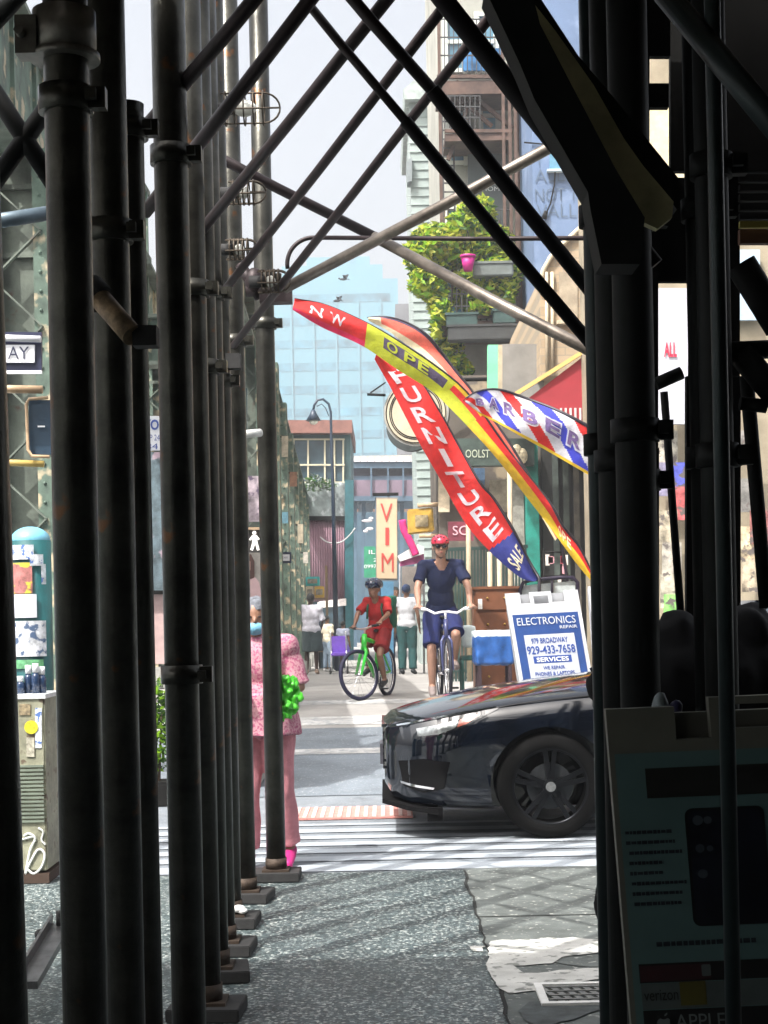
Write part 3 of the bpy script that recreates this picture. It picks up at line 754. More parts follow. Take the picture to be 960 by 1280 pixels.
# ================= feather flags
def catmull(P,n):
    out=[]; m=len(P)
    for i in range(n):
        x=i/(n-1)*(m-1); k=min(int(x),m-2); f=x-k
        p0,p1,p2,p3=P[max(k-1,0)],P[k],P[k+1],P[min(k+2,m-1)]
        out.append(tuple(.5*((2*p1[j])+(-p0[j]+p2[j])*f+(2*p0[j]-5*p1[j]+4*p2[j]-p3[j])*f*f+(-p0[j]+3*p1[j]-3*p2[j]+p3[j])*f**3) for j in range(2)))
    return out
class Flag:
    def __init__(s,L,Rr,Y0,Y1,amp=.05,ph=0,freq=9):
        s.N=160; s.L=catmull(L,s.N); s.R=catmull(Rr,s.N); s.Y0,s.Y1,s.amp,s.ph,s.fr=Y0,Y1,amp,ph,freq
    def pt(s,u,v,off=0):
        x=u*(s.N-1); k=min(max(int(x),0),s.N-2); f=x-k
        l=[s.L[k][j]+(s.L[k+1][j]-s.L[k][j])*f for j in (0,1)]; r=[s.R[k][j]+(s.R[k+1][j]-s.R[k][j])*f for j in (0,1)]
        px=l[0]+(r[0]-l[0])*v; py=l[1]+(r[1]-l[1])*v
        Y=s.Y0+(s.Y1-s.Y0)*u
        p=at(px,py,Y)
        p.y+=s.amp*math.sin(s.ph+s.fr*u+3.2*v)*(.35+.65*(1-v) if True else 1)+s.amp*.35*math.sin(s.ph+23*u+5*v)-.5*s.amp*math.sin(math.pi*v)+off
        return p
    def cloth(s,par,mats,fn,M_=20,name='banner'):
        b=MB(); N=s.N
        g=[[b.b.verts.new(s.pt(i/(N-1),j/M_)) for j in range(M_+1)] for i in range(N)]
        for i in range(N-1):
            for j in range(M_):
                f=b.b.faces.new((g[i][j],g[i+1][j],g[i+1][j+1],g[i][j+1])); f.smooth=True
                f.material_index=fn((i+.5)/(N-1),(j+.5)/M_)
        me=bpy.data.meshes.new(name); b.b.to_mesh(me); b.b.free()
        return link_mesh(name,me,mats,par)
    def letter(s,ch,u,v,du,dv,mat,par,rot=0,name='lettering',off=-.014,bold=.02,outline=None):
        me=text_mesh(ch,1,0,1,bold)
        xs=[q.co.x for q in me.vertices]; ys=[q.co.y for q in me.vertices]
        w=max(xs)-min(xs); h=max(ys)-min(ys); cx=(max(xs)+min(xs))/2; cy=(max(ys)+min(ys))/2
        for q in me.vertices:
            x,y=(q.co.x-cx)/w*(.32 if ch=='I' else 1),(q.co.y-cy)/h
            if rot==0: uu,vv=u-y*du,v+x*dv      # letter up = toward tip
            elif rot==1: uu,vv=u+x*du,v-y*dv    # reads along u, up = -v
            elif rot==-1: uu,vv=u+x*du,v+y*dv
            q.co=s.pt(min(max(uu,0),1),min(max(vv,0.02),.98),off)
        return me
    def join(s,mes,name,mat,par):
        bm=bmesh.new()
        for m in mes: bm.from_mesh(m); bpy.data.meshes.remove(m)
        me=bpy.data.meshes.new(name); bm.to_mesh(me); bm.free(); return link_mesh(name,me,mat,par)
    def pole(s,par,v,r,mat,u0=0,u1=1,tail=None):
        pts=[s.pt(u0+(u1-u0)*i/40,v) for i in range(41)]
        if tail: pts+=[Vector(q) for q in tail]
        n=len(pts); rs=[r*(.35+.65*min(1,i/30)) for i in range(n)]
        return MB().tube(pts,rs,8).build('pole',mat,par)
cloth=dict(rough=.75,var=.14,scale=9,bump=1.0)
def C(n,c): 
    m=M(n,c,**cloth); b=m.node_tree.nodes['Principled BSDF']
    return m
def translucent(m,w=.35):
    nt=m.node_tree; N=nt.nodes; b=N['Principled BSDF']; out=[n for n in N if n.type=='OUTPUT_MATERIAL'][0]
    tr=N.new('ShaderNodeBsdfTranslucent'); mx=N.new('ShaderNodeMixShader'); mx.inputs[0].default_value=w
    lk=[l for l in nt.links if l.to_socket==b.inputs['Base Color']]
    if lk: nt.links.new(lk[0].from_socket,tr.inputs[0])
    nt.links.new(b.outputs[0],mx.inputs[1]); nt.links.new(tr.outputs[0],mx.inputs[2]); nt.links.new(mx.outputs[0],out.inputs[0])
fr=C('flag_red',(.62,.02,.018)); fb=C('flag_blue',(.03,.04,.24)); fy=C('flag_yellow',(.68,.46,.02)); fyg=C('flag_lime',(.42,.46,.02)); fw=C('flag_white',(.6,.6,.65)); fd=C('flag_dark',(.05,.035,.07)); fpk=C('flag_crimson',(.62,.02,.09)); fo=C('flag_salmon',(.80,.16,.11)); fbl=C('flag_royal',(.04,.05,.50)); fcr=C('flag_cream',(.82,.74,.5))
for m in (fr,fb,fy,fyg,fw,fpk,fo,fbl,fcr): translucent(m)
fpole=M('flag_pole_black',(.015,.012,.02),.4,var=.1)
def gpt(px,Y): return gat(px,Y)
# FURNITURE SALE
L=[(468,447),(485,478),(505,518),(528,562),(556,609),(585,657),(615,692),(650,722),(668,727)]
Rr=[(471,444),(519,470),(549,513),(575,558),(600,604),(618,624),(640,660),(658,694),(674,723)]
t=thing('feather_flag','tall red and blue feather flag reading FURNITURE SALE, blown to the left','flag',gpt(671,17.2))
f=Flag(L,Rr,17.6,17.2,.085,1.0,11)
f.cloth(t,[fr,fb],lambda u,v: 1 if u>.735+.03*v else 0)
mes=[f.letter(ch,.115+.073*i,.48,.056,.50,None,None) for i,ch in enumerate('FURNITURE')]
f.join(mes,'lettering',fw,t)
f.join([f.letter('SALE',.83,.5,.06,.66,None,None)],'lettering',fcr,t)
base=gpt(673,17.2)
f.pole(t,.995,.018,fpole,tail=[at(674,760,17.2),base])
MB().box(base+Vector((0,0,.03)),(.4,.4,.05)).build('base_plate',fpole,t)
# long red / lime / yellow flag
U=[(368,372),(405,378),(456,402),(500,428),(545,458),(586,492),(626,547),(656,588),(687,630),(702,656),(724,682),(745,726)]
D=[(366,388),(402,409),(452,432),(497,462),(538,487),(560,508),(614,566),(655,617),(687,658),(704,682),(722,706),(741,729)]
t=thing('feather_flag','longest feather flag, crimson tip, lime middle, red and yellow foot','flag',gpt(744,16.6))
f2=Flag(U,D,16.9,16.6,.07,.3,14)
def fn(u,v):
    if u<.19: return 4 if v>.82 else 0
    if u<.42:
        if v>.62 or v<.18: return 1
        if .235<u<.405: return 2
        return 1
    if u<.5: return 1 if v>.45 else (3 if v<.2 else 0)
    return 3 if v>.52 else 0
f2.cloth(t,[fr,fyg,fd,fy,fpk],fn)
mes=[f2.letter(ch,uu,.48,.034,.42,None,None,rot=1) for ch,uu in (('N',.075),('W',.125))]
f2.join(mes,'lettering',fw,t)
mes=[f2.letter(ch,uu,.40,.028,.34,None,None,rot=1) for ch,uu in (('O',.255),('P',.30),('E',.335),('N',.37))]
f2.join(mes[:3],'lettering',fyg,t); bpy.data.meshes.remove(mes[3])
mes=[f2.letter(ch,.80+.028*i,.5,.022,.5,None,None,rot=1) for i,ch in enumerate('OPE')]
f2.join(mes,'lettering',fcr,t)
base=gpt(748,16.6); f2.pole(t,.005,.014,fpole,tail=[at(747,765,16.6),base]); MB().box(base+Vector((0,0,.03)),(.4,.4,.05)).build('base_plate',fpole,t)
# salmon flag behind
U=[(459,396),(480,396),(505,402),(532,418),(552,440),(572,466),(592,492),(640,560),(700,668)]
D=[(461,401),(482,412),(505,428),(528,443),(548,462),(566,480),(588,497),(632,566),(694,676)]
t=thing('feather_flag','salmon and cream feather flag with black rim, mostly hidden behind the lime one','flag',gpt(705,17.9))
f3=Flag(U,D,18.0,17.9,.04,2,9)
f3.cloth(t,[fo,fcr,fd],lambda u,v: 2 if v<.14 else (1 if v>.72 or (u<.1) else 0))
base=gpt(712,17.9); f3.pole(t,.0,.02,fpole,tail=[at(710,730,17.9),base]); MB().box(base+Vector((0,0,.03)),(.4,.4,.05)).build('base_plate',fpole,t)
# BARBER
U=[(579,502),(594,491),(616,486),(644,491),(679,505),(720,526),(746,541),(775,566),(795,610)]
D=[(583,503),(598,516),(619,527),(645,543),(680,561),(712,580),(746,600),(772,625),(790,650)]
t=thing('feather_flag','red white and blue striped feather flag reading BARBER, running behind the dark posts','flag',gpt(800,16.2))
f4=Flag(U,D,16.4,16.2,.08,4,10)
def fn4(u,v):
    if v<.05: return 3
    if v>.93: return 4
    x=(u*6.2-v*1.3+.25)%2
    return 0 if x<.5 else (1 if x<1 else (2 if x<1.5 else 1))
f4.cloth(t,[fr,fw,fbl,fd,fy],fn4,M_=30)
dkp=C('flag_plum',(.10,.06,.17))
b_=[];w_=[]
for i,ch in enumerate('BARBER'):
    u=.15+.096*i; v=.46
    b_.append(f4.letter(ch,u,v,.062,.31,None,None,rot=1,off=-.018,bold=.03)); w_.append(f4.letter(ch,u,v,.074,.40,None,None,rot=1,off=-.012,bold=.075))
f4.join(w_,'letter_outline',fw,t); f4.join(b_,'lettering',dkp,t)
base=gpt(806,16.2); f4.pole(t,.0,.02,fpole,tail=[at(800,700,16.2),base]); MB().box(base+Vector((0,0,.03)),(.4,.4,.05)).build('base_plate',fpole,t)

# ================= white sidewalk board with phone number
def abo(pxs,Y,lab,full=True):
    tl,tr,bl=[at(x,y,Y) for x,y in pxs]
    ux=(tr-tl).normalized(); W_=(tr-tl).length; dn=(bl-tl).normalized(); 
    gl=gz(Y)
    H=(tl.z-gl)/-dn.z-.01
    t=thing('sandwich_board',lab,'sign board',(tl+ux*W_/2).to_2d().to_3d()+Vector((0,0,gl)))
    wh=M('white_board_plastic',(.55,.56,.58),.5,var=.06)
    def P(x,z,o=0): return tl+ux*x*W_+dn*z+Vector((0,o,0))
    b=MB()
    def pc(x0,z0,x1,z1): b.prism([P(x0,z0),P(x1,z0),P(x1,z1),P(x0,z1)],(0,.03,0))
    pc(0,0,.2,.16); pc(.8,0,1,.16); pc(.2,.11,.33,.16); pc(.33,.0,.38,.16); pc(.38,.0,.58,.04); pc(.58,0,.63,.16); pc(.38,.12,.58,.16); pc(.63,.11,.8,.16)
    pc(0,.16,1,H); b.build('front_panel',wh,t)
    b=MB(); b.prism([P(0,.02,.05),P(1,.02,.05),P(1,H,.45),P(0,H,.45)],(0,.03,0)); b.build('rear_panel',wh,t)
    def face(x0,z0,x1,z1,name,mat,par,o):
        b=MB(); b.b.faces.new([b.b.verts.new(P(x,z,o)) for x,z in ((x0,z0),(x1,z0),(x1,z1),(x0,z1))]); return b.build(name,mat,par)
    blue=M('sign_blue',(.015,.055,.21),.5,var=.12,scale=5)
    if not full:
        face(.3,.27,.95,H-.06,'poster',M('poster_mix',(.12,.12,.3),.5,var=.8,scale=14),t,-.004); return
    po=face(.05,.22,.95,H-.05,'poster',blue,t,-.004)
    face(.16,.43,.85,H-.12,'inset',M('sign_pale',(.46,.48,.54),.5,var=.05),po,-.008)
    up=-dn
    ink=M('sign_ink',(.02,.06,.26),.5,var=0)
    def tx(s,x,z,w,h,mat,bold=.02,o=-.012): return text_on('lettering',s,P(x,z,o),w*W_,h,mat,po,right=ux,up=up,off=0,bold=bold)
    tx('ELECTRONICS',.5,.292,.80,.075,M('ink_grey',(.55,.57,.6),.5,var=0),.0)
    tx('REPAIR',.79,.365,.24,.03,M('ink_grey',(.55,.57,.6),.5,var=0),.01)
    tx('979 BROADWAY',.5,.492,.5,.055,ink)
    tx('929-433-7658',.5,.585,.66,.085,ink)
    face(.24,.648,.76,.72,'blue_strip',ink,po,-.010)
    tx('SERVICES',.5,.684,.44,.045,M('ink_white',(.8,.8,.8),.5,var=0),.02,-.014)
    tx('WE REPAIR',.5,.768,.3,.035,ink); tx('PHONES & LAPTOPS',.5,.828,.54,.04,ink); tx('TABLETS & MORE',.5,.888,.5,.038,ink)
abo([(631,742),(722,737),(651,860)],16.0,'white sandwich board with blue poster and phone number behind the car hood')
abo([(735,733),(800,730),(748,850)],15.6,'second white sandwich board cut off by the dark posts, right of the blue one',False)

# ================= street furniture for sale
Y=19.0
t=thing('wooden_dresser','brown wooden dresser standing behind the blue covered table','dresser',gat(622,Y))
wd=M('brown_wood',(.17,.065,.03),.5,var=.25,scale=3); a=at(592,737,Y); c=at(648,800,Y); g0=gz(Y)
MB().prism([(a.x,Y,g0+.05),(c.x+.02,Y,g0+.05),(c.x+.02,Y,a.z),(a.x,Y,a.z)],(0,.5,0)).build('carcass',wd,t)
b=MB(); b.box(((a.x+c.x)/2,Y+.24,a.z+.016),(c.x-a.x+.08,.56,.03)); b.build('top',wd,t)
for i in range(4): 
    z=g0+.2+i*.31; d=MB().box(((a.x+c.x)/2,Y-.012,z),(c.x-a.x-.04,.02,.28)).build('drawer',wd,t,bevel=.004)
    MB().ell(((a.x+c.x)/2-.1,Y-.03,z),.015,8).ell(((a.x+c.x)/2+.1,Y-.03,z),.015,8).build('knob',M('brass',(.5,.35,.1),.3,metal=1,var=0),d)
MB().box((at(600,755,Y).x,Y-.028,at(600,755,Y).z),(.05,.006,.12)).build('price_tag',M('white_paper',(.8,.8,.78),.8),t)
Y=17.4; g0=gz(Y)
t=thing('covered_bench','upholstered bench wrapped in blue plastic with a white top, on dark legs','bench',gat(618,Y))
x0,x1=at(596,830,Y).x,at(641,830,Y).x; zt=at(610,793,Y).z; zb=at(610,832,Y).z
b=MB(); b.box(((x0+x1)/2,Y+.25,(zt+zb)/2),(x1-x0+.04,.5,zt-zb)); link_mesh('blue_wrap',remeshed(b,.025,3,(.02,14)),M('blue_plastic_wrap',(.02,.085,.28),.35,var=.35,scale=7),t,smooth=True)
b=MB(); b.box(((x0+x1)/2,Y+.25,zt+.0),(x1-x0+.05,.5,.07)); link_mesh('white_cover',remeshed(b,.02,3,(.012,14)),M('milky_wrap',(.62,.72,.74),.4,var=.1),t,smooth=True)
for sx in (x0+.03,x1-.03):
    for sy in (Y+.03,Y+.46): MB().box((sx,sy,(g0+zb)/2),(.04,.04,zb-g0)).build('leg',M('dark_leg',(.03,.015,.02),.5),t)
MB().box(((x0+x1)/2,Y+.03,g0+.22),(x1-x0,.02,.02)).box(((x0+x1)/2,Y+.46,g0+.22),(x1-x0,.02,.02)).build('stretcher',M('dark_leg',(.03,.015,.02),.5),t)
Y=18.4
t=thing('wrapped_chair','dark green chair with pale plastic wrapped back beside the adult cyclist','chair',gat(588,Y)); g0=gz(Y)
x0=at(579,790,Y).x; x1=at(596,790,Y).x
b=MB(); b.box(((x0+x1)/2,Y+.3,at(588,796,Y).z),(.16,.06,.26)); link_mesh('backrest',remeshed(b,.02,2,(.01,14)),M('milky_wrap',(.62,.72,.74),.4,var=.1),t,smooth=True)
gr=M('dark_green_paint',(.01,.06,.05),.5); MB().box(((x0+x1)/2,Y+.1,g0+.45),(.22,.4,.05)).build('seat',gr,t,bevel=.01)
for sx in (x0-.02,x1+.02):
    for sy in (Y-.08,Y+.3): MB().box((sx,sy,g0+.22),(.035,.035,.44)).build('leg',gr,t)
Y=17.6
t=thing('metal_headboard','black tube headboard with pale panels standing behind the sandwich board','headboard',gat(684,Y))
b=MB(); p=[at(650,775,Y),at(650,738,Y),at(654,728,Y),at(664,725,Y),at(700,722,Y),at(716,722,Y),at(722,728,Y),at(722,775,Y)]
b.tube([gat(650,Y)]+p+[gat(722,Y)],.022,10); b.tube([at(650,752,Y),at(722,748,Y)],.016,8)
for x in (674,690): b.tube([at(x,725,Y),at(x,752,Y)],.014,8)
b.build('tube_frame',M('headboard_black',(.015,.01,.03),.4),t)
MB().prism([at(653,732,Y+.02),at(719,726,Y+.02),at(719,747,Y+.02),at(653,750,Y+.02)],(0,.02,0)).build('panel',M('pale_glass_panel',(.45,.5,.5),.3,var=.3,scale=5),t)
# ================= figures
SKIN={'light':M('skin_light',(.36,.20,.14),.5,var=.1,scale=12),'tan':M('skin_tan',(.26,.135,.085),.5,var=.1,scale=12),'dark':M('skin_dark',(.045,.024,.017),.45,var=.1,scale=12),'brown':M('skin_brown',(.17,.085,.05),.5,var=.1,scale=12)}
DJ=dict(pel=(0,0,.96),waist=(0,.0,1.10),chest=(0,0,1.28),neck=(0,.015,1.46),head=(0,-.01,1.62),
 shL=(-.175,0,1.42),shR=(.175,0,1.42),elL=(-.225,.02,1.14),elR=(.225,.02,1.14),wrL=(-.235,-.06,.90),wrR=(.235,-.06,.90),
 hpL=(-.085,0,.93),hpR=(.085,0,.93),knL=(-.10,-.02,.50),knR=(.10,-.02,.50),anL=(-.105,.02,.085),anR=(.105,.02,.085),toL=(-.12,-.15,.03),toR=(.12,-.15,.03))
def person(label,loc,rotz,H=1.75,J=None,skin='light',top=None,sleeve=.6,bottom=None,leg=.9,shoe=None,hair=None,hairlong=0,vox=.014,headrot=0,group=None,fat=1,skirt=0,loose=1,cat='person',fingers=True,curl=None,topmat=None,neckline=0,hipz=0,hs=1):
    j={k:Vector(v) for k,v in DJ.items()}
    if J:
        for k,v in J.items(): j[k]=Vector(v)
    s=H/1.75; hsz=s*hs
    for k in j: j[k]*=s
    t=thing('person',label,cat,loc,rotz,group,local=True)
    sk=SKIN[skin]
    def torso(b,g,skipneck=False):
        b.ell(j['chest']+Vector((0,0,.02*s)),((.155*fat)*s+g,.105*fat*s+g,.19*s+g),18)
        b.ell(j['waist'],(.135*fat*s+g,.10*fat*s+g,.15*s+g),18)
        b.ell(j['pel'],(.155*fat*s+g,.115*fat*s+g,.14*s+g),18)
        b.tube([j['shL'],j['chest']+Vector((0,0,.12*s)),j['shR']],[.062*s+g,.08*s+g,.062*s+g],14); b.ell(j['shL'],.062*s+g,12); b.ell(j['shR'],.062*s+g,12)
    hd=j['head']; Q=Matrix.Rotation(headrot,3,'Z')
    def HV(x,y,z): return hd+Q@Vector((x*hsz,y*hsz,z*hsz))
    b=MB(); torso(b,-.006)
    b.tube([j['neck']-Vector((0,0,.06*s)),hd-Vector((0,0,.03*s))],[.06*s,.052*s],14)
    b.ell(HV(0,.01,.03),(.076*hsz,.094*hsz,.098*hsz),20,rot=Q); b.ell(HV(0,-.02,-.045),(.056*hsz,.062*hsz,.07*hsz),16,rot=Q)
    b.ell(HV(0,-.088,-.012),(.012*hsz,.018*hsz,.022*hsz),10,rot=Q); b.ell(HV(0,-.075,-.055),(.025*hsz,.016*hsz,.010*hsz),10,rot=Q)
    for e in (-1,1): b.ell(HV(e*.078,.01,0),(.012*hsz,.022*hsz,.034*hsz),10,rot=Q)
    for S_ in 'LR':
        sh,el,wr=j['sh'+S_],j['el'+S_],j['wr'+S_]
        b.tube([sh,el],[.048*s,.038*s],12); b.ell(el,.038*s,12); b.tube([el,el.lerp(wr,.35),wr],[.038*s,.039*s,.025*s],12)
        d=(wr-el).normalized(); sd=1 if S_=='R' else -1
        cu=curl.get(S_) if curl else None
        # hand direction
        hd_=Vector(cu[0]).normalized() if cu else d
        side=Vector(cu[1]).normalized() if cu else (Vector((0,-1,0))-d*(-d.y)).normalized()
        nrm=hd_.cross(side).normalized(); bend=(cu[2] if cu else .35)
        pl=wr+hd_*.075*s
        b.tube([wr,wr+hd_*.03*s],[.024*s,.027*s],10)
        rm=Matrix((side,nrm,hd_)).transposed()
        b.ell(wr+hd_*.05*s,(.042*s,.018*s,.05*s),12,rot=rm)
        sg=-1 if S_=='R' else 1
        for i in range(4):
            base=pl+side*(.030-.02*i)*s; ln=(.07,.078,.072,.056)[i]*s
            d1=(hd_+nrm*sg*bend*.5).normalized(); d2=(hd_+nrm*sg*bend*2.2).normalized(); d3=(hd_*(1-bend)+nrm*sg*bend*3).normalized()
            p1=base+d1*ln*.45; p2=p1+d2*ln*.32; p3=p2+d3*ln*.26
            b.tube([base-hd_*.02*s,p1,p2,p3],[.0105*s,.0098*s,.009*s,.0075*s],8)
        tb=wr+hd_*.03*s+side*.03*s; b.tube([tb,tb+(side*.7+hd_*.7).normalized()*.035*s,tb+(side*.45+hd_*.8+nrm*sg*.4).normalized()*.06*s],[.014*s,.012*s,.009*s],8)
        hp,kn,an,to=j['hp'+S_],j['kn'+S_],j['an'+S_],j['to'+S_]
        b.tube([hp,hp.lerp(kn,.5),kn],[.088*s*fat,.072*s,.052*s],14); b.ell(kn,.052*s,12)
        b.tube([kn,kn.lerp(an,.3),an],[.052*s,.054*s,.036*s],12); b.ell(an,.04*s,10)
        b.tube([an,to],[.04*s,.032*s],10); b.ell(to,(.036*s),10)
    body=link_mesh('body',remeshed(b,vox,2),sk,t,smooth=True)
    for e in (-1,1):
        MB().ell(HV(e*.03,-.081,.012),(.011*hsz,.007*hsz,.006*hsz),8,rot=Q).build('eye',M('eye_dark',(.02,.015,.015),.2,var=0),body,smooth=True)
    MB().ell(HV(0,-.090,-.052),(.021*hsz,.006*hsz,.005*hsz),8,rot=Q).build('mouth',M('lip',(.28,.08,.07),.5,var=0),body,smooth=True)
    def cone(b,p,q,r1,r2): b.tube([p,q],[r1,r2],16)
    if top:
        b=MB(); g=.014*loose; torso(b,g)
        b.ell(j['pel']+Vector((0,0,.02)),(.165*fat*s+g,.125*fat*s+g,.12*s),18)
        for S_ in 'LR':
            sh,el,wr=j['sh'+S_],j['el'+S_],j['wr'+S_]
            if sleeve<=0: continue
            if sleeve<=1: cone(b,sh,sh.lerp(el,sleeve),.062*s,.056*s+g)
            else: cone(b,sh,el,.064*s,.05*s+g); b.ell(el,.05*s+g,12); cone(b,el,el.lerp(wr,sleeve-1),.05*s+g,.036*s+g)
        me=remeshed(b,vox,2,(.012*s,13/s))
        if neckline:
            bm=bmesh.new(); bm.from_mesh(me); c=j['neck']; dl=[v for v in bm.verts if v.co.z>c.z-.10*s-.0 and v.co.y<c.y-.02 and abs(v.co.x-c.x)<(v.co.z-(c.z-.14*s))*.55 ]
            bmesh.ops.delete(bm,geom=dl,context='VERTS'); bm.to_mesh(me); bm.free()
        link_mesh('shirt',me,top,t,smooth=True)
    if bottom:
        b=MB(); g=.012*loose
        b.ell(j['pel']-Vector((0,0,.02*s)),(.158*fat*s+g,.118*fat*s+g,.13*s),18)
        if skirt: b.tube([j['pel'],j['pel']-Vector((0,0,skirt*s))],[.17*s,.22*s],24)
        else:
          for S_ in 'LR':
            hp,kn,an=j['hp'+S_],j['kn'+S_],j['an'+S_]; fl=.03*loose if leg<=1 else .012*loose
            if leg<=1: cone(b,hp,hp.lerp(kn,leg),.095*s*fat+g,.062*s+g+fl)
            else: cone(b,hp,kn,.095*s*fat+g,.062*s+g); b.ell(kn,.062*s+g,12); cone(b,kn,kn.lerp(an,leg-1),.062*s+g,.045*s+g+fl*.5)
        link_mesh('shorts' if leg<=1 and not skirt else ('skirt' if skirt else 'trousers'),remeshed(b,vox,2,(.012*s,12/s)),bottom,t,smooth=True)
    if shoe:
        for S_ in 'LR':
            an,to=j['an'+S_],j['to'+S_]; b=MB(); fw=(to-an); 
            b.tube([an-Vector((0,0,.02*s))-fw*.15,an+fw*.4-Vector((0,0,.01)),to],[.048*s,.047*s,.040*s],12); b.ell(to+fw*.1,.040*s,12); b.ell(an-fw*.15-Vector((0,0,.02*s)),.048*s,12)
            link_mesh('shoe',remeshed(b,vox,2),shoe,t,smooth=True)
    if hair:
        b=MB(); b.ell(HV(0,.022,.048),(.086*hsz,.102*hsz,.095*hsz),20,rot=Q)
        if hairlong: b.tube([HV(0,.05,.03),HV(0,.07,-.12-hairlong)],[.085*hsz,.05*hsz],16); b.ell(HV(-.06,.02,-.04),(.03*hsz,.05*hsz,.08*hsz),12); b.ell(HV(.06,.02,-.04),(.03*hsz,.05*hsz,.08*hsz),12)
        me=remeshed(b,vox,1,(.012*s,25/s))
        bm=bmesh.new(); bm.from_mesh(me); Qi=Q.inverted()
        dl=[v for v in bm.verts if (Qi@(v.co-hd)).y<-.02*s and (Qi@(v.co-hd)).z<.055*s]
        bmesh.ops.delete(bm,geom=dl,context='VERTS'); bm.to_mesh(me); bm.free()
        link_mesh('hair',me,hair,t,smooth=True)
    return t,j,s,HV,Q
def fab(n,c,**k): return M(n,c,k.pop('rough',.85),var=k.pop('var',.18),scale=k.pop('scale',9),bump=.55,**k)

# --- woman in pink
pinktop=M('pink_floral_print',(.46,.23,.27),.85,var=.2,scale=12,bump=.5,fleck=((.34,.08,.16),75,.50,.06))
X=gat(331,9.35)
t,j,s,HV,Q=person('person in a pink patterned tunic and pink trousers, blue face mask under the chin',(X.x,9.35,0),R(-8),1.60,
 dict(head=(-.02,-.045,1.59),neck=(0,0,1.45),shL=(-.17,0,1.40),shR=(.175,0,1.40),elL=(-.22,-.02,1.14),wrL=(-.13,-.24,1.13),elR=(.25,0,1.15),wrR=(.17,-.25,1.12),knL=(-.09,-.05,.5),anL=(-.1,-.04,.085),toL=(-.1,-.2,.03),knR=(.12,.0,.5),anR=(.14,.12,.1),toR=(.15,-.02,.03)),
 skin='tan',top=pinktop,sleeve=.95,bottom=fab('pink_trousers',(.50,.20,.23)),leg=1.9,shoe=fab('magenta_shoe',(.45,.02,.16),rough=.5),hair=fab('grey_hair',(.12,.13,.15),var=.4,scale=30),vox=.0095,headrot=R(12),fat=1.12,loose=1.6,curl={'L':((.5,-.8,.1),(0,0,1),.5),'R':((-.2,-.9,.1),(0,0,1),.6)})
b=MB(); b.tube([j['pel']+Vector((0,0,.15)),j['pel']-Vector((0,0,.10))],[.19,.225],24); link_mesh('tunic_hem',remeshed(b,.012,2,(.015,12)),pinktop,t,smooth=True)
b=MB(); b.ell(HV(0,-.055,-.062),(.06*s,.055*s,.045*s),16,rot=Q); link_mesh('face_mask',remeshed(b,.008,1,(.004,40)),fab('mask_blue',(.15,.36,.50)),t,smooth=True)
hb=Vector((X.x,9.35,0))+Matrix.Rotation(R(-8),3,'Z')@j['wrR']
b=MB(); rnd=random.Random(3)
for i in range(90):
    a=rnd.uniform(0,6.28); e=rnd.uniform(-1,1); r=.095
    c=hb+Vector((.03+r*math.cos(a)*(1-e*e)**.5*.9,-.10+r*math.sin(a)*.5,-.01+e*.11)); b.ell(c,(rnd.uniform(.010,.034),rnd.uniform(.010,.03),rnd.uniform(.010,.036)),8)
b.ell(hb+Vector((.03,-.08,-.02)),(.09,.06,.1),12)
link_mesh('plastic_bag',remeshed(b,.006,1,(.012,60)),M('lime_green_bag',(.07,.48,.03),.35,var=.3,scale=18),smooth=True,label='crinkled bright green plastic bag held by the woman in pink',cat='bag')
lw=Vector((X.x,9.35,0))+Matrix.Rotation(R(-8),3,'Z')@j['wrL']
MB().tube([lw+Vector((-.10,-.05,-.03)),lw+Vector((.09,-.06,.03))],[.028,.032],14).build('rolled_paper',M('white_paper',(.8,.8,.78),.8),label='rolled white paper in the hand of the woman in pink',cat='paper',smooth=False)

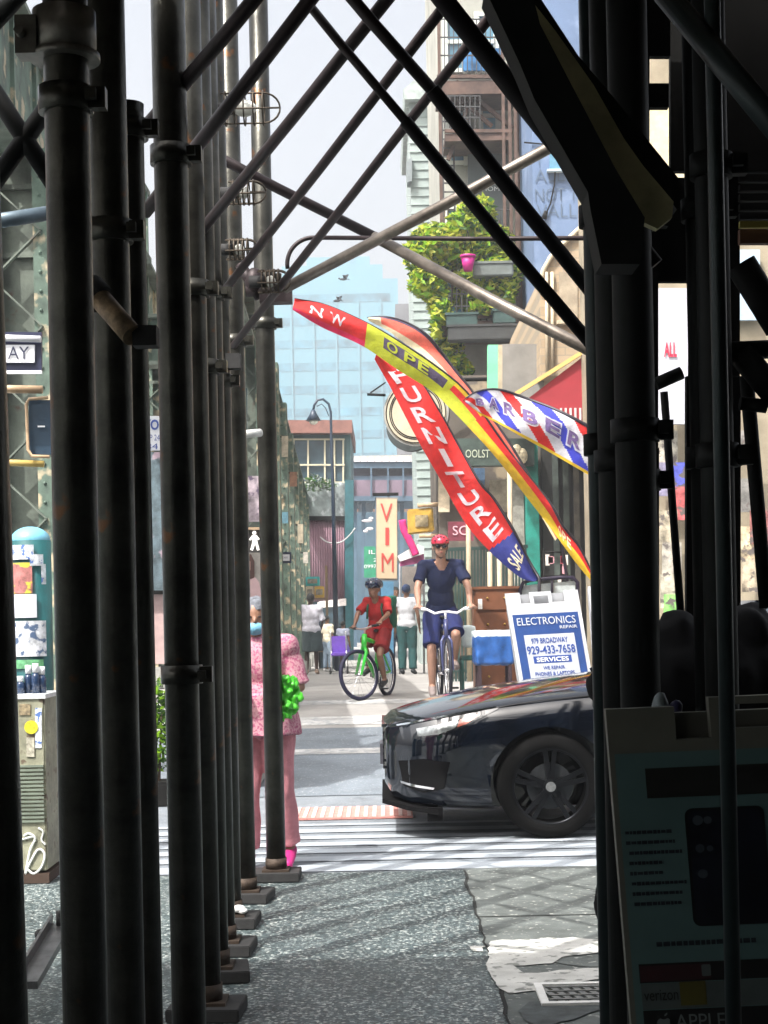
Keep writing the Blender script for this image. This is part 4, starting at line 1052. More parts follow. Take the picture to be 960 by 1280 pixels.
# --- bicycles
def bicycle(label,loc,rotz,sc=1.0,frame=(.5,.5,.5),bar='drop',steer=0,tyre=(.01,.01,.02),fat=1,barcol=(.7,.7,.7)):
    """local: heading -Y, wheels in YZ plane"""
    t=thing('bicycle',label,'bicycle',loc,rotz,local=True)
    r=.335*sc; wb=.52*sc
    fm=M('bike_frame_%02d'%int(frame[1]*99+frame[0]*50),frame,.3,var=.1,coat=.5); al=M('bike_alloy',(.6,.6,.62),.25,metal=.9,var=.05)
    tm=M('bike_tyre_%d'%int(tyre[2]*100),tyre,.7,var=.1); bk=M('bike_black',(.012,.012,.014),.5,var=.1)
    F_=Vector((0,-wb,r)); B_=Vector((0,wb,r)); bb=Vector((0,.06*sc,.28*sc)); st=Vector((0,.20*sc,.78*sc)); hdt=Vector((0,-.34*sc,.86*sc)); hdb=Vector((0,-.375*sc,.70*sc))
    axis=(hdt-hdb).normalized(); RM=Matrix.Rotation(steer,3,axis)
    def rs(p): return hdb+RM@(Vector(p)-hdb)
    for c,isf in ((F_,1),(B_,0)):
        tr=(lambda p:rs(p)) if isf else (lambda p:Vector(p))
        b=MB(); b.tube([tr(c+Vector((0,r*.965*math.cos(a),r*.965*math.sin(a)))) for a in [2*math.pi*k/48 for k in range(48)]],.019*sc*fat,10,closed=True); w=b.build('wheel',tm,t)
        b=MB(); b.tube([tr(c+Vector((0,r*.90*math.cos(a),r*.90*math.sin(a)))) for a in [2*math.pi*k/40 for k in range(40)]],.010*sc,8,closed=True); b.tube([tr(c+Vector((-.04*sc,0,0))),tr(c+Vector((.04*sc,0,0)))],.018*sc,10); b.build('rim',al,w)
        b=MB()
        for k in range(18):
            a=2*math.pi*k/18; b.tube([tr(c+Vector(((.025 if k%2 else -.025)*sc,0,0))),tr(c+Vector((0,r*.9*math.cos(a),r*.9*math.sin(a))))],.0016,4,cap=False)
        b.build('spokes',al,w)
    b=MB(); q=.017*sc*(1.7 if bar=='flat' else 1)
    b.tube([bb,st],q,10).tube([st.lerp(bb,.08),hdt.lerp(hdb,.2)],q,10).tube([bb,hdb],q*1.2,10).tube([hdb-axis*.02,hdt+axis*.02],q*1.3,10)
    for e in (-1,1): b.tube([bb+Vector((e*.03*sc,0,0)),B_+Vector((e*.055*sc,0,0))],q*.6,8).tube([st,B_+Vector((e*.055*sc,0,0))],q*.5,8)
    b.build('frame',fm,t)
    b=MB()
    for e in (-1,1): b.tube([rs(hdb+Vector((e*.02*sc,0,0))),rs(hdb+Vector((e*.055*sc,-.01,-.06*sc))),rs(F_+Vector((e*.055*sc,0,0)))],[q,q*.9,q*.6],8)
    b.build('fork',fm,t)
    top=hdt+axis*.10*sc
    b=MB(); b.tube([rs(hdt),rs(top)],.013*sc,10)
    if bar=='swept': pts=[(-.28,.05,.04),(-.2,-.01,.03),(-.12,-.07,-.015),(-.04,-.05,0),(.04,-.05,0),(.12,-.07,-.015),(.2,-.01,.03),(.28,.05,.04)]
    else: pts=[(-.27,.03,.03),(-.15,-.01,.02),(-.05,-.03,0),(.05,-.03,0),(.15,-.01,.02),(.27,.03,.03)]
    pts=[rs(top+Vector(p)*sc) for p in pts]
    b.tube(pts,.0135*sc,10); b.build('handlebar',M('handlebar_%d'%int(barcol[0]*10),barcol,.3,metal=.3,var=.05),t)
    for e in (0,-1):
        p0,p1=(pts[0],pts[1]) if e==0 else (pts[-1],pts[-2]); MB().tube([p0,p0.lerp(p1,.9)],.019*sc,10).build('grip',bk if bar!='swept' else M('handlebar_%d'%int(barcol[0]*10),barcol,.3),t)
    b=MB(); b.tube([st,st+Vector((0,.02,.1*sc))],.013*sc,8); b.build('seat_post',al,t)
    b=MB(); b.ell(st+Vector((0,.06,.12)) *1,(.07*sc,.10*sc,.03*sc),14).ell(st+Vector((0,-.06*sc,.125)),(.03*sc,.10*sc,.022*sc),12); b.build('saddle',bk,t,smooth=True)
    b=MB(); b.tube([bb+Vector((-.05*sc,0,0)),bb+Vector((.05*sc,0,0))],.02*sc,10).tube([bb+Vector((.045*sc,0,0)),bb+Vector((.05*sc,0,0))],.085*sc,28)
    b.build('crank_set',al,t)
    for e,a in ((1,-1),(-1,1)):
        p=bb+Vector((e*.07*sc,0,0)); q2=p+Vector((0,.03*sc,a*.165*sc)); MB().tube([p,q2],.010*sc,8).box(q2+Vector((e*.05*sc,0,0)),(.09*sc,.08*sc,.02*sc)).build('pedal',bk,t)
    return t,pts,st,bb
def helmet(t,HV,s,Q,mat,vents,nm='helmet',zc=.04):
    b=MB(); b.ell(HV(0,.01,.062),(.10*s,.135*s,.085*s),24,rot=Q); me=remeshed(b,.008,1)
    bm=bmesh.new(); bm.from_mesh(me); hd=HV(0,0,0); Qi=Q.inverted()
    bmesh.ops.delete(bm,geom=[v for v in bm.verts if (Qi@(v.co-hd)).z<zc*s],context='VERTS'); bm.to_mesh(me); bm.free()
    h=link_mesh(nm,me,mat,t,smooth=True)
    b=MB()
    for i in range(5):
        for k in range(3):
            x=(-.064+.032*i); y=-.09+.07*k; 
            zz=.062+.085*math.sqrt(max(0.02,1-(x/.10)**2-((y-.01)/.135)**2))
            b.ell(HV(x,y,zz-.003),(.0105*s,.026*s,.010*s),8,rot=Q)
    b.build('vent',vents,h,smooth=True); return h
# adult cyclist
Y=18.3; X=gat(549,Y); g0=gz(Y); rot=R(3)
bt,bp,st,bb=bicycle('adult bicycle with white swept handlebar ridden by the cyclist in navy',(X.x+.06,Y,g0),rot,1.04,(.05,.06,.16),'swept',R(0),barcol=(.85,.85,.86))
L_,R_=bp[0],bp[-1]
blue=fab('navy_tee',(.005,.012,.055))
t,j,s,HV,Q=person('person riding towards us in red helmet, sunglasses, navy shirt and blue shorts',(X.x+.06,Y,g0),rot,1.84,
 dict(pel=(0,.22,.97),waist=(0,.17,1.12),chest=(0,.10,1.32),neck=(0,.06,1.50),head=(-.01,.0,1.645),shL=(-.195,.08,1.45),shR=(.195,.08,1.45),elL=(-.275,-.04,1.20),elR=(.285,-.04,1.20),
  wrL=(L_.x/1.051,(L_.y+.03)/1.051,(L_.z+.045)/1.051),wrR=(R_.x/1.051,(R_.y+.03)/1.051,(R_.z+.045)/1.051),hpL=(-.095,.20,.93),hpR=(.095,.2,.93),knL=(-.13,.0,.56),anL=(-.12,.10,.13),toL=(-.13,-.06,.06),knR=(.13,-.10,.70),anR=(.12,.10,.40),toR=(.13,-.05,.35)),
 skin='light',top=blue,sleeve=.68,bottom=fab('blue_shorts',(.005,.012,.085)),leg=.95,shoe=fab('grey_shoe',(.22,.18,.17),rough=.6),hair=fab('brown_hair',(.08,.04,.02),var=.3,scale=30),vox=.011,loose=.9,neckline=1,curl={'L':((-.2,-.5,-.35),(1,0,0),.8),'R':((.2,-.5,-.35),(-1,0,0),.8)})
helmet(t,HV,s,Q,M('red_helmet',(.62,.04,.08),.25,var=.1,coat=.5),M('vent_dark',(.06,.01,.02),.6,var=0))
b=MB(); 
for e in (-1,1): b.ell(HV(e*.033,-.092,.012),(.027*s,.012*s,.021*s),12,rot=Q)
b.tube([HV(-.075,-.03,.018),HV(-.055,-.085,.02),HV(.055,-.085,.02),HV(.075,-.03,.018)],.004,6); b.build('sunglasses',M('dark_lens',(.006,.006,.01),.1,var=0),t,smooth=True)
b=MB(); b.tube([HV(-.08,-.01,.03),HV(-.062,-.03,-.06),HV(0,-.05,-.118),HV(.062,-.03,-.06),HV(.08,-.01,.03)],.006,6); b.build('chin_strap',M('vent_black',(.02,.02,.02),.6,var=0),t)
# kid cyclist
Y=18.7; g0=gz(Y); c=gat(468,Y); rot=R(-20)
bt,bp,st,bb=bicycle('small bright green bicycle with a navy front tyre ridden by the child',(c.x,Y,g0),rot,.84,(.03,.55,.04),'flat',R(-28),tyre=(.005,.005,.03),fat=1.5,barcol=(.55,.4,.38))
L_,R_=bp[0],bp[-1]; k=1/(1.30/1.75)
t,j,s,HV,Q=person('child riding in a dark helmet, red shirt and red shorts with a green backpack',(c.x,Y,g0),rot,1.30,
 dict(pel=(0,.32,1.06),waist=(0,.29,1.19),chest=(0,.22,1.37),neck=(0,.16,1.53),head=(0,.07,1.70),shL=(-.16,.19,1.50),shR=(.16,.19,1.50),elL=(-.26,.02,1.32),elR=(.24,.05,1.30),
  wrL=(L_.x*k,L_.y*k+.05,L_.z*k+.05),wrR=(R_.x*k,R_.y*k+.05,R_.z*k+.05),hpL=(-.09,.28,1.02),hpR=(.09,.28,1.02),knL=(-.13,-.04,.82),anL=(-.12,.12,.46),toL=(-.14,-.04,.38),knR=(.13,-.08,.66),anR=(.13,.14,.26),toR=(.14,-.03,.19)),
 skin='tan',top=fab('red_shirt',(.36,.010,.010)),sleeve=.85,bottom=fab('red_shorts',(.22,.010,.012)),leg=.75,shoe=fab('black_shoe',(.02,.025,.03),rough=.6),vox=.010,loose=1.1,fat=1.15,hs=1.22,headrot=R(-12),curl={'L':((-.1,-.5,-.3),(1,0,0),.8),'R':((.1,-.5,-.3),(-1,0,0),.8)})
helmet(t,HV,s*1.32*1.0,Q,M('navy_helmet',(.012,.02,.05),.15,var=.2,coat=.8),M('vent_pale',(.12,.18,.22),.4,var=0),zc=.012)
b=MB(); b.box(j['chest']+Vector((0,.19,-.03)),(.30,.17,.38)); link_mesh('backpack',remeshed(b,.014,5,(.015,12)),fab('green_pack',(.01,.10,.06)),t,smooth=True)
b=MB()
for e in (-1,1): b.tube([j['chest']+Vector((e*.09,.14,.12)),j['chest']+Vector((e*.085,.0,.155)),j['chest']+Vector((e*.085,-.105,.03)),j['chest']+Vector((e*.10,-.08,-.1))],.013,8)
b.build('backpack_strap',fab('green_pack',(.01,.10,.06)),t)

# --- background pedestrians
def bgp(label,px,Y,H,rotz=0,**k):
    p=gat(px,Y); kk=dict(vox=.02,fingers=False); kk.update(k)
    return person(label,(p.x,Y,p.z),rotz,H,**kk)
wt=fab('white_tee',(.52,.51,.57))
t,j,s,HV,Q=bgp('person seen from behind in a white T-shirt and dark grey shorts',390,34,1.72,R(180),skin='dark',top=wt,sleeve=.9,bottom=fab('charcoal_shorts',(.04,.06,.065)),leg=1.0,shoe=fab('tan_shoe',(.4,.3,.24)),hair=fab('black_hair',(.012,.012,.012)),loose=2.4,fat=1.08,J=dict(elR=(.25,-.06,1.14),wrR=(.22,-.20,.98),elL=(-.25,-.04,1.14),wrL=(-.2,-.18,.96)))
bgp('small person in a grey top and purple shorts beside a pushchair, in the distance',430,34.5,1.12,R(150),skin='brown',top=fab('grey_top',(.22,.24,.30)),sleeve=.6,bottom=fab('purple_shorts',(.12,.08,.35)),leg=.7,shoe=fab('white_shoe',(.7,.7,.7)),hair=fab('black_hair',(.012,.012,.012)),loose=1.4)
t=thing('pushchair','folded purple and white pushchair standing on the far pavement','pushchair',gat(424,34))
g0=gat(424,34); b=MB(); 
for e in (-.16,.16): b.tube([g0+Vector((e,.3,.08)),g0+Vector((e,-.1,.75)),g0+Vector((e,-.25,.9))],.014,8); b.tube([g0+Vector((e,-.3,.08)),g0+Vector((e,.15,.6))],.014,8)
b.build('frame',M('white_tube',(.7,.7,.7),.4),t)
b=MB(); b.box(g0+Vector((0,0,.42)),(.32,.4,.08)); b.box(g0+Vector((0,.18,.6)),(.32,.08,.4)); b.build('seat',fab('purple_cloth',(.14,.06,.4)),t,bevel=.02)
for e in (-.18,.18):
    for f_ in (-.3,.3):
        b=MB(); b.tube([g0+Vector((e,f_+.07*math.cos(a),.08+.07*math.sin(a))) for a in [2*math.pi*q/16 for q in range(16)]],.015,6,closed=True); b.build('wheel',M('bike_black',(.012,.012,.014),.5),t)
bgp('person seated low in a cream shirt between the white T-shirt man and the pushchair',410,35.5,1.25,R(140),skin='brown',top=fab('cream_shirt',(.6,.55,.42)),sleeve=.8,bottom=fab('pale_jeans',(.25,.33,.42)),leg=1.9,shoe=fab('white_shoe',(.7,.7,.7)),hair=fab('black_hair',(.012,.012,.012)))
bgp('person in a white sleeveless top and long dark green trousers behind the child',510,31,1.74,R(170),skin='brown',top=fab('white_tank',(.5,.51,.54)),sleeve=.35,bottom=fab('bottle_green',(.015,.07,.07)),leg=1.95,shoe=fab('black_shoe',(.02,.025,.03)),hair=fab('navy_cap',(.015,.03,.08)),loose=2)
bgp('person in a black cap and cream top just behind the white sleeveless top',496,36,1.86,R(20),skin='brown',top=fab('cream_top',(.62,.6,.52)),sleeve=.8,bottom=fab('navy_trousers',(.02,.04,.08)),leg=1.95,shoe=fab('black_shoe',(.02,.025,.03)),hair=fab('black_hair',(.012,.012,.012)))
bgp('person in a grey cap and blue top, lowest head behind the child cyclist',484,35,1.6,R(200),skin='brown',top=fab('steel_blue_top',(.10,.22,.30)),sleeve=.8,bottom=fab('teal_trousers',(.02,.07,.09)),leg=1.95,shoe=fab('black_shoe',(.02,.025,.03)),hair=fab('slate_cap',(.1,.13,.18)))
bgp('person in a dark olive shirt and brown trousers directly behind the adult cyclist',572,24,1.68,R(190),skin='brown',top=fab('olive_shirt',(.05,.055,.03)),sleeve=.9,bottom=fab('brown_trousers',(.14,.075,.05)),leg=1.9,shoe=fab('tan_shoe',(.4,.3,.24)),hair=fab('black_hair',(.012,.012,.012)),loose=1.6)
bgp('person in teal clothes at the street stall, partly behind the man in the white T-shirt',372,36,1.6,R(170),skin='brown',top=fab('teal_top',(.03,.2,.24)),sleeve=1.4,bottom=fab('teal_skirt_cloth',(.03,.12,.15)),leg=1.9,shoe=fab('black_shoe',(.02,.025,.03)),hair=fab('black_hair',(.012,.012,.012)))
# ================= elevated railway structure on the left
mgs=M('green_painted_steel',(.10,.15,.115),.65,var=.45,scale=3.5,bump=.3,fleck=((.46,.38,.25),6,.54,.09))
mgs2=M('faded_green_steel',(.13,.155,.125),.65,var=.45,scale=3,bump=.3,fleck=((.10,.07,.05),6,.62,.08))
def column(x,y,h,w,lab,mat=mgs):
    g0=gz(y); t=thing('railway_column',lab,'steel column',(x,y,g0),group='columns of the elevated railway')
    b=MB()
    for e in (-1,1):
        b.box((x+e*w/2,y,g0+h/2),(.02,.30,h)); b.box((x+e*(w/2-.05),y-.14,g0+h/2),(.10,.018,h)); b.box((x+e*(w/2-.05),y+.14,g0+h/2),(.10,.018,h))
    b.build('flange',mat,t)
    b=MB(); n=int(h/.35)
    for i in range(n):
        z=g0+.1+i*.35; e=1 if i%2 else -1
        b.bar((x-e*(w/2-.04),y-.155,z),(x+e*(w/2-.04),y-.155,z+.35),.05,.012)
    b.box((x,y,g0+h/2),(w-.06,.012,h)); b.build('lattice',mgs2,t)
    b=MB()
    for i in range(int(h/.14)):
        for e in (-1,1): b.ell((x+e*(w/2-.05),y-.152,g0+.08+i*.14),.014,6,rings=4)
    b.build('rivets',mat,t)
    MB().box((x,y,g0+.15),(w+.2,.5,.3)).build('base',M('column_concrete',(.3,.3,.28),.8,var=.3),t,bevel=.02)
names=['nearest','second','third','fourth','fifth','sixth','seventh','eighth','ninth','tenth']
ys=[13.2,17.5,21.5,25,28.5,32,36,40,44,48]
for i,y in enumerate(ys):
    column(-1.0-.029*y+.05,y,4.35,.42,names[i]+' green riveted railway column of the row just behind the woman in pink')
for i,y in enumerate((11.8,17,22,28,34)):
    column(-2.62-.035*(y-11.8) if i else -2.62,y,4.9,.44,names[i]+' green riveted railway column of the outer row, seen left of the posts')
b=MB()
def girder(name,p,q,h,lab,w=.3,mat=mgs):
    p=Vector(p);q=Vector(q); t=thing(name,lab,'girder',(p+q)/2-Vector((0,0,h/2)))
    d=(q-p).normalized(); n=Vector((-d.y,d.x,0))
    b=MB(); b.bar(p,q,.03,h,up=(0,0,1)); b.build('web',mat,t)
    b=MB()
    for e in (-1,1): b.bar(p+Vector((0,0,e*h/2)),q+Vector((0,0,e*h/2)),w,.04,up=(0,0,1))
    b.build('flange',mgs2,t)
    b=MB(); L_=(q-p).length; k=0
    while k<L_:
        c=p+d*k; b.bar(c+Vector((0,0,-h/2+.02)),c+Vector((0,0,h/2-.02)),.09,.12,up=d); k+=.9
    b.build('stiffener',mat,t)
girder('railway_girder',(-2.55,10.5,5.35),(-3.6,36,5.35),.9,'long green girder on the outer row of railway columns')
girder('railway_girder',(-1.35,13.0,4.62),(-2.4,50,4.62),.45,'long green girder on the inner row of railway columns')
for i,y in enumerate((11.9,17.1,22,28)):
    girder('cross_girder',(-5.2,y,4.4),(-1.05-.029*y-.3,y,4.4),.5,names[i]+' green cross girder spanning between the railway column rows')
# diagonal struts near left column
for k,(a,c) in enumerate((((-20,95),(70,234)),((66,125),(-20,245)),((-10,30),(70,-57)))):
    rbar(a,5.2,c,5.2,.03,['black brace falling right at the far left edge','black brace rising right at the far left edge','black brace at the top left corner'][k])
# elevated tracks deck above the far left (dark sleepers)
# left street wall
def windows_on(par,mw,mg,cells,y,d=.04):
    pass
t=thing('brick_building','low brick building behind the railway columns on the left','building',(-8,38,0))
mbk_=M('brown_brick',(.17,.11,.09),.85,var=.3,scale=8)
MB().box((-10.2,38,3.4),(5.5,46,6.8)).build('wall',mbk_,t)
for i in range(9):
    for z in (1.4,4.6):
        MB().box((-7.44,18+5*i,z),(.06,2.2,1.9 if z<2 else 1.5)).build('window',M('dark_window',(.03,.05,.06),.1,var=.3),t)
# ---- street name sign and signal at far left
t=thing('street_sign','white street sign ending in AY at the far left, above the tan signal','street sign',at(10,440,8.5))
Y=8.5
def rectp(x0,y0,x1,y1,Y,mat,name,par=None,th=.02,**k):
    return MB().prism([at(x0,y0,Y),at(x1,y0,Y),at(x1,y1,Y),at(x0,y1,Y)],(0,th,0)).build(name,mat,par,**k)
wp=M('sign_white',(.78,.79,.82),.4,var=.05); dk=M('sign_dark',(.02,.025,.06),.4,var=0)
rectp(-40,415,52,464,Y,dk,'plate',t); rectp(-30,431,43,453,Y-.02,wp,'white_panel',t)
MB().tube([at(-40,421,Y-.03),at(51,424,Y-.03)],.018,12).build('rail',wp,t)
rectp(-40,463,52,467,Y-.01,wp,'edge_strip',t)
c=at(23,441,Y-.026); text_on('lettering','AY',c,.112,.066,dk,t,right=(CS,0,-SN),up=(SN,0,CS),off=.001,bold=.0)
t=thing('pedestrian_signal','tan framed pedestrian signal seen edge-on under the street sign at the far left','traffic signal',at(45,575,8.7))
tn=M('tan_paint',(.52,.36,.22),.5,var=.2,scale=10)
MB().tube([at(-30,486,8.7),at(53,487,8.7)],.022,12).build('upper_arm',tn,t); MB().tube([at(-30,577,8.7),at(55,580,8.7)],.018,12).build('lower_arm',M('yellow_paint',(.55,.40,.12),.5,var=.2),t)
b=MB(); b.tube([at(60,497,8.65),at(36,499,8.65),at(33,505,8.65),at(35,562,8.65),at(40,570,8.65),at(62,571,8.65)],.009,8); b.build('hood_rim',tn,t)
rectp(36,500,66,568,8.68,M('signal_dark_face',(.03,.055,.085),.3,var=.2),'lens',t,th=.12)
rectp(47,532,56,534,8.66,wp,'lit_bar',t,th=.004)
# ---- dome topped call post with stickers
c=onground(36,1098,0); Y=9.55
ct=at(38,676,Y); X0=ct.x; r=.112
t=thing('call_post','dark teal call post with light blue dome, plastered with stickers and posters','call box',(X0,Y,0))
teal=M('dark_teal_paint',(.01,.085,.09),.45,var=.2,scale=8)
MB().tube([(X0,Y,0),(X0,Y,ct.z)],r+.008,32).build('shaft',teal,t)
dome=MB(); dome.ell((X0,Y,ct.z),(r+.006,r+.006,.085),28); dome.build('dome',M('pale_blue_dome',(.16,.42,.55),.35,var=.05),t,smooth=True)
def curved(z0,z1,a0,a1,name,mat,dr=.012):
    b=MB(); n=10; ro=[]
    for i in range(n+1):
        a=R(a0+(a1-a0)*i/n); ro.append([b.b.verts.new((X0+(r+.008+dr)*math.sin(a),Y-(r+.008+dr)*math.cos(a),z)) for z in (z0,z1)])
    for A,B in zip(ro,ro[1:]): b.b.faces.new((A[0],B[0],B[1],A[1]))
    b.build(name,mat,t)
zz=lambda py: at(38,py,Y).z
pw=M('torn_white_sticker',(.6,.64,.68),.6,var=.35,scale=22,fleck=((.08,.16,.4),30,.55,.05))
curved(zz(700),zz(682),-55,20,'sticker',pw); curved(zz(708),zz(694),10,45,'sticker',pw,.014)
curved(zz(742),zz(704),-60,15,'poster',M('faded_red_poster',(.34,.13,.12),.7,var=.6,scale=14,fleck=((.62,.5,.05),12,.55,.05)))
curved(zz(772),zz(743),-60,25,'sticker',M('bare_white_sticker',(.62,.66,.72),.6,var=.1)); curved(zz(820),zz(776),-55,50,'poster',M('grey_photo_poster',(.5,.52,.55),.6,var=.4,scale=20,fleck=((.06,.1,.18),18,.52,.06)))
curved(zz(731),zz(706),38,52,'sticker',pw,.015); curved(zz(835),zz(824),-40,40,'sticker',M('green_sticker',(.1,.3,.14),.6,var=.4,scale=20))
# ---- cabinet
Y=8.95; a=at(20,873,Y); xa,xb=at(-12,873,Y).x,at(55,873,Y).x
t=thing('utility_cabinet','scuffed olive utility cabinet with louvres, yellow sticker and white graffiti scrawl','cabinet',((xa+xb)/2,Y+.2,0))
ol=M('scuffed_olive',(.24,.24,.17),.6,var=.35,scale=7,fleck=((.12,.09,.06),14,.60,.06))
W_=xb-xa; xc=(xa+xb)/2
MB().box((xc,Y+.2,.05+a.z/2-.01),(W_,.4,a.z-.06)).build('body',ol,t,bevel=.008)
MB().box((xc,Y+.2,.03),(W_+.02,.42,.055)).build('plinth',M('plinth_dark',(.05,.03,.02),.8),t)
MB().box((xc,Y+.2,a.z+.008),(W_+.02,.42,.024)).build('lid',M('pale_lid',(.6,.62,.62),.5),t)
b=MB(); z=at(20,958,Y).z
while z>at(20,1028,Y).z: b.box((xc+.02,Y-.006,z),(W_*.8,.012,.012)); z-=.022
b.build('louvre',M('louvre_green',(.16,.19,.15),.5,var=.2),t)
c=at(39,909,Y-.008); MB().disc(c,(0,1,0),.038,.006,24).build('sticker',M('yellow_sticker',(.62,.55,.03),.5,var=.3,scale=30),t)
rectp(33,922,43,946,Y-.008,M('framed_notice',(.4,.38,.3),.6,var=.5,scale=40),'notice',t,th=.004)
rectp(44,885,52,935,Y-.006,pw,'torn_notice',t,th=.004); rectp(24,880,38,894,Y-.006,M('brown_notice',(.25,.2,.12),.6,var=.6,scale=30),'torn_notice',t,th=.004)
b=MB(); gp=[(30,1045),(36,1042),(44,1048),(38,1062),(34,1082),(32,1092),(38,1078),(48,1062),(56,1068),(52,1084),(42,1092),(34,1086)]
b.tube([at(x,y,Y-.006) for x,y in catmull(gp,50)],.0075,6); b.tube([at(x,y,Y-.006) for x,y in catmull([(48,1035),(54,1040),(52,1050),(57,1056)],14)],.006,6); b.tube([at(x,y,Y-.006) for x,y in catmull([(26,1050),(42,1046),(44,1052)],12)],.007,6)
b.build('graffiti',M('graffiti_white',(.6,.62,.58),.7,var=.2),t)
bt_=[M('bottle_navy',(.02,.04,.09),.2),M('bottle_cap_white',(.7,.72,.75),.4)]
for i,(x,h) in enumerate(((26,.10),(36,.16),(45,.17),(53,.15))):
    p=at(x,871,Y+.12+.03*(i%2)); p.z=a.z+.02
    lab=['small dark bottle at the left end of the cabinet lid','white capped dark bottle, second on the cabinet lid','tallest white capped dark bottle on the cabinet lid','white capped dark bottle at the right end of the cabinet lid'][i]
    t=thing('bottle',lab,'bottle',p,group='bottles on the utility cabinet')
    MB().tube([p,p+Vector((0,0,h*.55)),p+Vector((0,0,h*.7))],[.024,.024,.014],14).build('glass',bt_[0],t); MB().tube([p+Vector((0,0,h*.7)),p+Vector((0,0,h))],.018,12).build('cap',bt_[1],t)
# small wheel items behind cabinet: cart
# ---- narrow gap things
Y=13.5
t=thing('notice_sign','small white notice with blue lettering fixed to the railway structure, in the narrow light gap','sign',at(188,563,Y))
rectp(176,520,204,563,Y,wp,'panel',t); 
bl_=M('notice_blue',(.03,.07,.3),.5,var=0)
text_on('lettering','YO',at(189,531,Y-.008),.13,.09,bl_,t,right=(CS,0,-SN),up=(SN,0,CS),bold=.03); text_on('lettering','SEP 24',at(190,547,Y-.008),.13,.05,bl_,t,right=(CS,0,-SN),up=(SN,0,CS)); text_on('lettering','84',at(190,558,Y-.008),.1,.05,bl_,t,right=(CS,0,-SN),up=(SN,0,CS))
rectp(165,565,215,740,Y+.8,M('murky_shopfront',(.10,.14,.16),.6,var=.8,scale=5,fleck=((.4,.3,.35),7,.58,.06)),'cloth_display',label='hanging display of mixed clothes and bags in the narrow light gap',cat='clothes rack')
rectp(160,738,220,743,Y+.5,mdk,'shelf_bar',label='dark horizontal bar above the pink wall in the narrow light gap',cat='bar')
rectp(160,743,220,830,Y+.9,M('dusty_pink_wall',(.48,.34,.32),.8,var=.15),'low_wall',label='low dusty pink wall in the narrow light gap',cat='wall',th=.2)
def leaves(name,boxes,n,size,mats,label,cat='plant',parent=None,seed=1,loc=None):
    rnd=random.Random(seed); b=MB()
    tot=sum(q[2] for q in boxes)
    for c,rr,w in boxes:
        for _ in range(int(n*w/tot)):
            while True:
                v=Vector((rnd.uniform(-1,1),rnd.uniform(-1,1),rnd.uniform(-1,1)))
                if v.length<1: break
            p=Vector(c)+Vector((v.x*rr[0],v.y*rr[1],v.z*rr[2]))
            a=Vector((rnd.gauss(0,1),rnd.gauss(0,1),rnd.gauss(0,.6))).normalized(); q=a.cross(Vector((rnd.gauss(0,1),rnd.gauss(0,1),rnd.gauss(0,1)))).normalized()
            sz=size*rnd.uniform(.6,1.4); mi=rnd.randrange(len(mats))
            vs=[b.b.verts.new(p+x) for x in (-a*sz,q*sz*.45,a*sz,-q*sz*.45)]
            b.b.faces.new(vs).material_index=mi
    me=bpy.data.meshes.new(name); b.b.to_mesh(me); b.b.free()
    return link_mesh(name,me,mats,parent,label=label,cat=cat) if parent is None else link_mesh(name,me,mats,parent)
lf=[M('leaf_yellow_green',(.42,.50,.03),.55,var=.3,scale=2),M('leaf_bright',(.24,.46,.02),.55,var=.3,scale=2),M('leaf_dark',(.05,.13,.02),.55,var=.3,scale=2),M('leaf_pale',(.60,.60,.09),.55,var=.2,scale=2)]
for m in lf: translucent(m,.4)
c=at(192,905,12.4); t=thing('shrub','leafy green shrub at the kerb in the narrow light gap','shrub',(c.x,12.4,0))
leaves('foliage',[(c+Vector((0,0,0)),(.2,.15,.38),1)],900,.035,lf[1:3],None,parent=t,seed=3)
b=MB(); 
for e in (-.05,.02,.07): b.tube([(c.x+e*.3,12.4,0),(c.x+e,12.4,c.z+.2)],[.015,.006],6)
b.build('stem',M('bark',(.08,.05,.03),.9),t)
MB().box((c.x,12.4,.1),(.4,.3,.2)).build('planter',mdk,t,bevel=.02)
# ---- walk signal and things behind woman
Y=12.6
t=thing('pedestrian_signal','pedestrian signal showing the white walking figure above the woman in pink','traffic signal',at(312,690,Y))
rectp(292,662,330,690,Y,M('signal_box_dark',(.05,.045,.04),.5),'housing',t,th=.15); rectp(290,659,332,662,Y-.06,tn,'visor',t,th=.15)
wl=M('signal_white_lit',(1,.97,.92),.4,var=0,emit=.7)
b=MB(); o=at(318,676,Y-.012); k=.0063
def blob2(pts): b.prism([o+Vector((x*k,0,-y*k)) for x,y in pts],(0,.006,0))
b.disc(o+Vector((0,.003,10.0*k)),(0,1,0),2.4*k,.006,14)
blob2([(-3,-7),(3,-7),(3.6,2),(-2.6,2)]); blob2([(-2.6,2),(1.2,2),(-2.4,12),(-5.2,11)]); blob2([(.6,2),(3.6,2),(6,11.5),(3.2,12)]); blob2([(-3,-6.4),(-2,-4),(-5.4,-.5),(-6.6,-1.8)]); blob2([(3,-6.4),(6.4,-2.2),(5,-.8),(2.6,-4)])
b.build('walking_figure',wl,t)
b=MB(); o=at(302,676,Y-.012); blob2([(-4,-3),(-4,4),(-1,9),(4,8),(5,0),(4,-8),(2.6,-8),(2,-2),(1,-10),(-.6,-10),(-1,-2),(-2,-8),(-3.2,-7)]); b.build('hand_symbol',M('signal_hand_unlit',(.20,.15,.12),.5,var=.1),t)
p=at(333,690,Y+.1); MB().tube([(p.x,Y+.1,0),(p.x,Y+.1,2.6)],.05,14).build('pole',M('pole_green',(.07,.1,.08),.5),t)
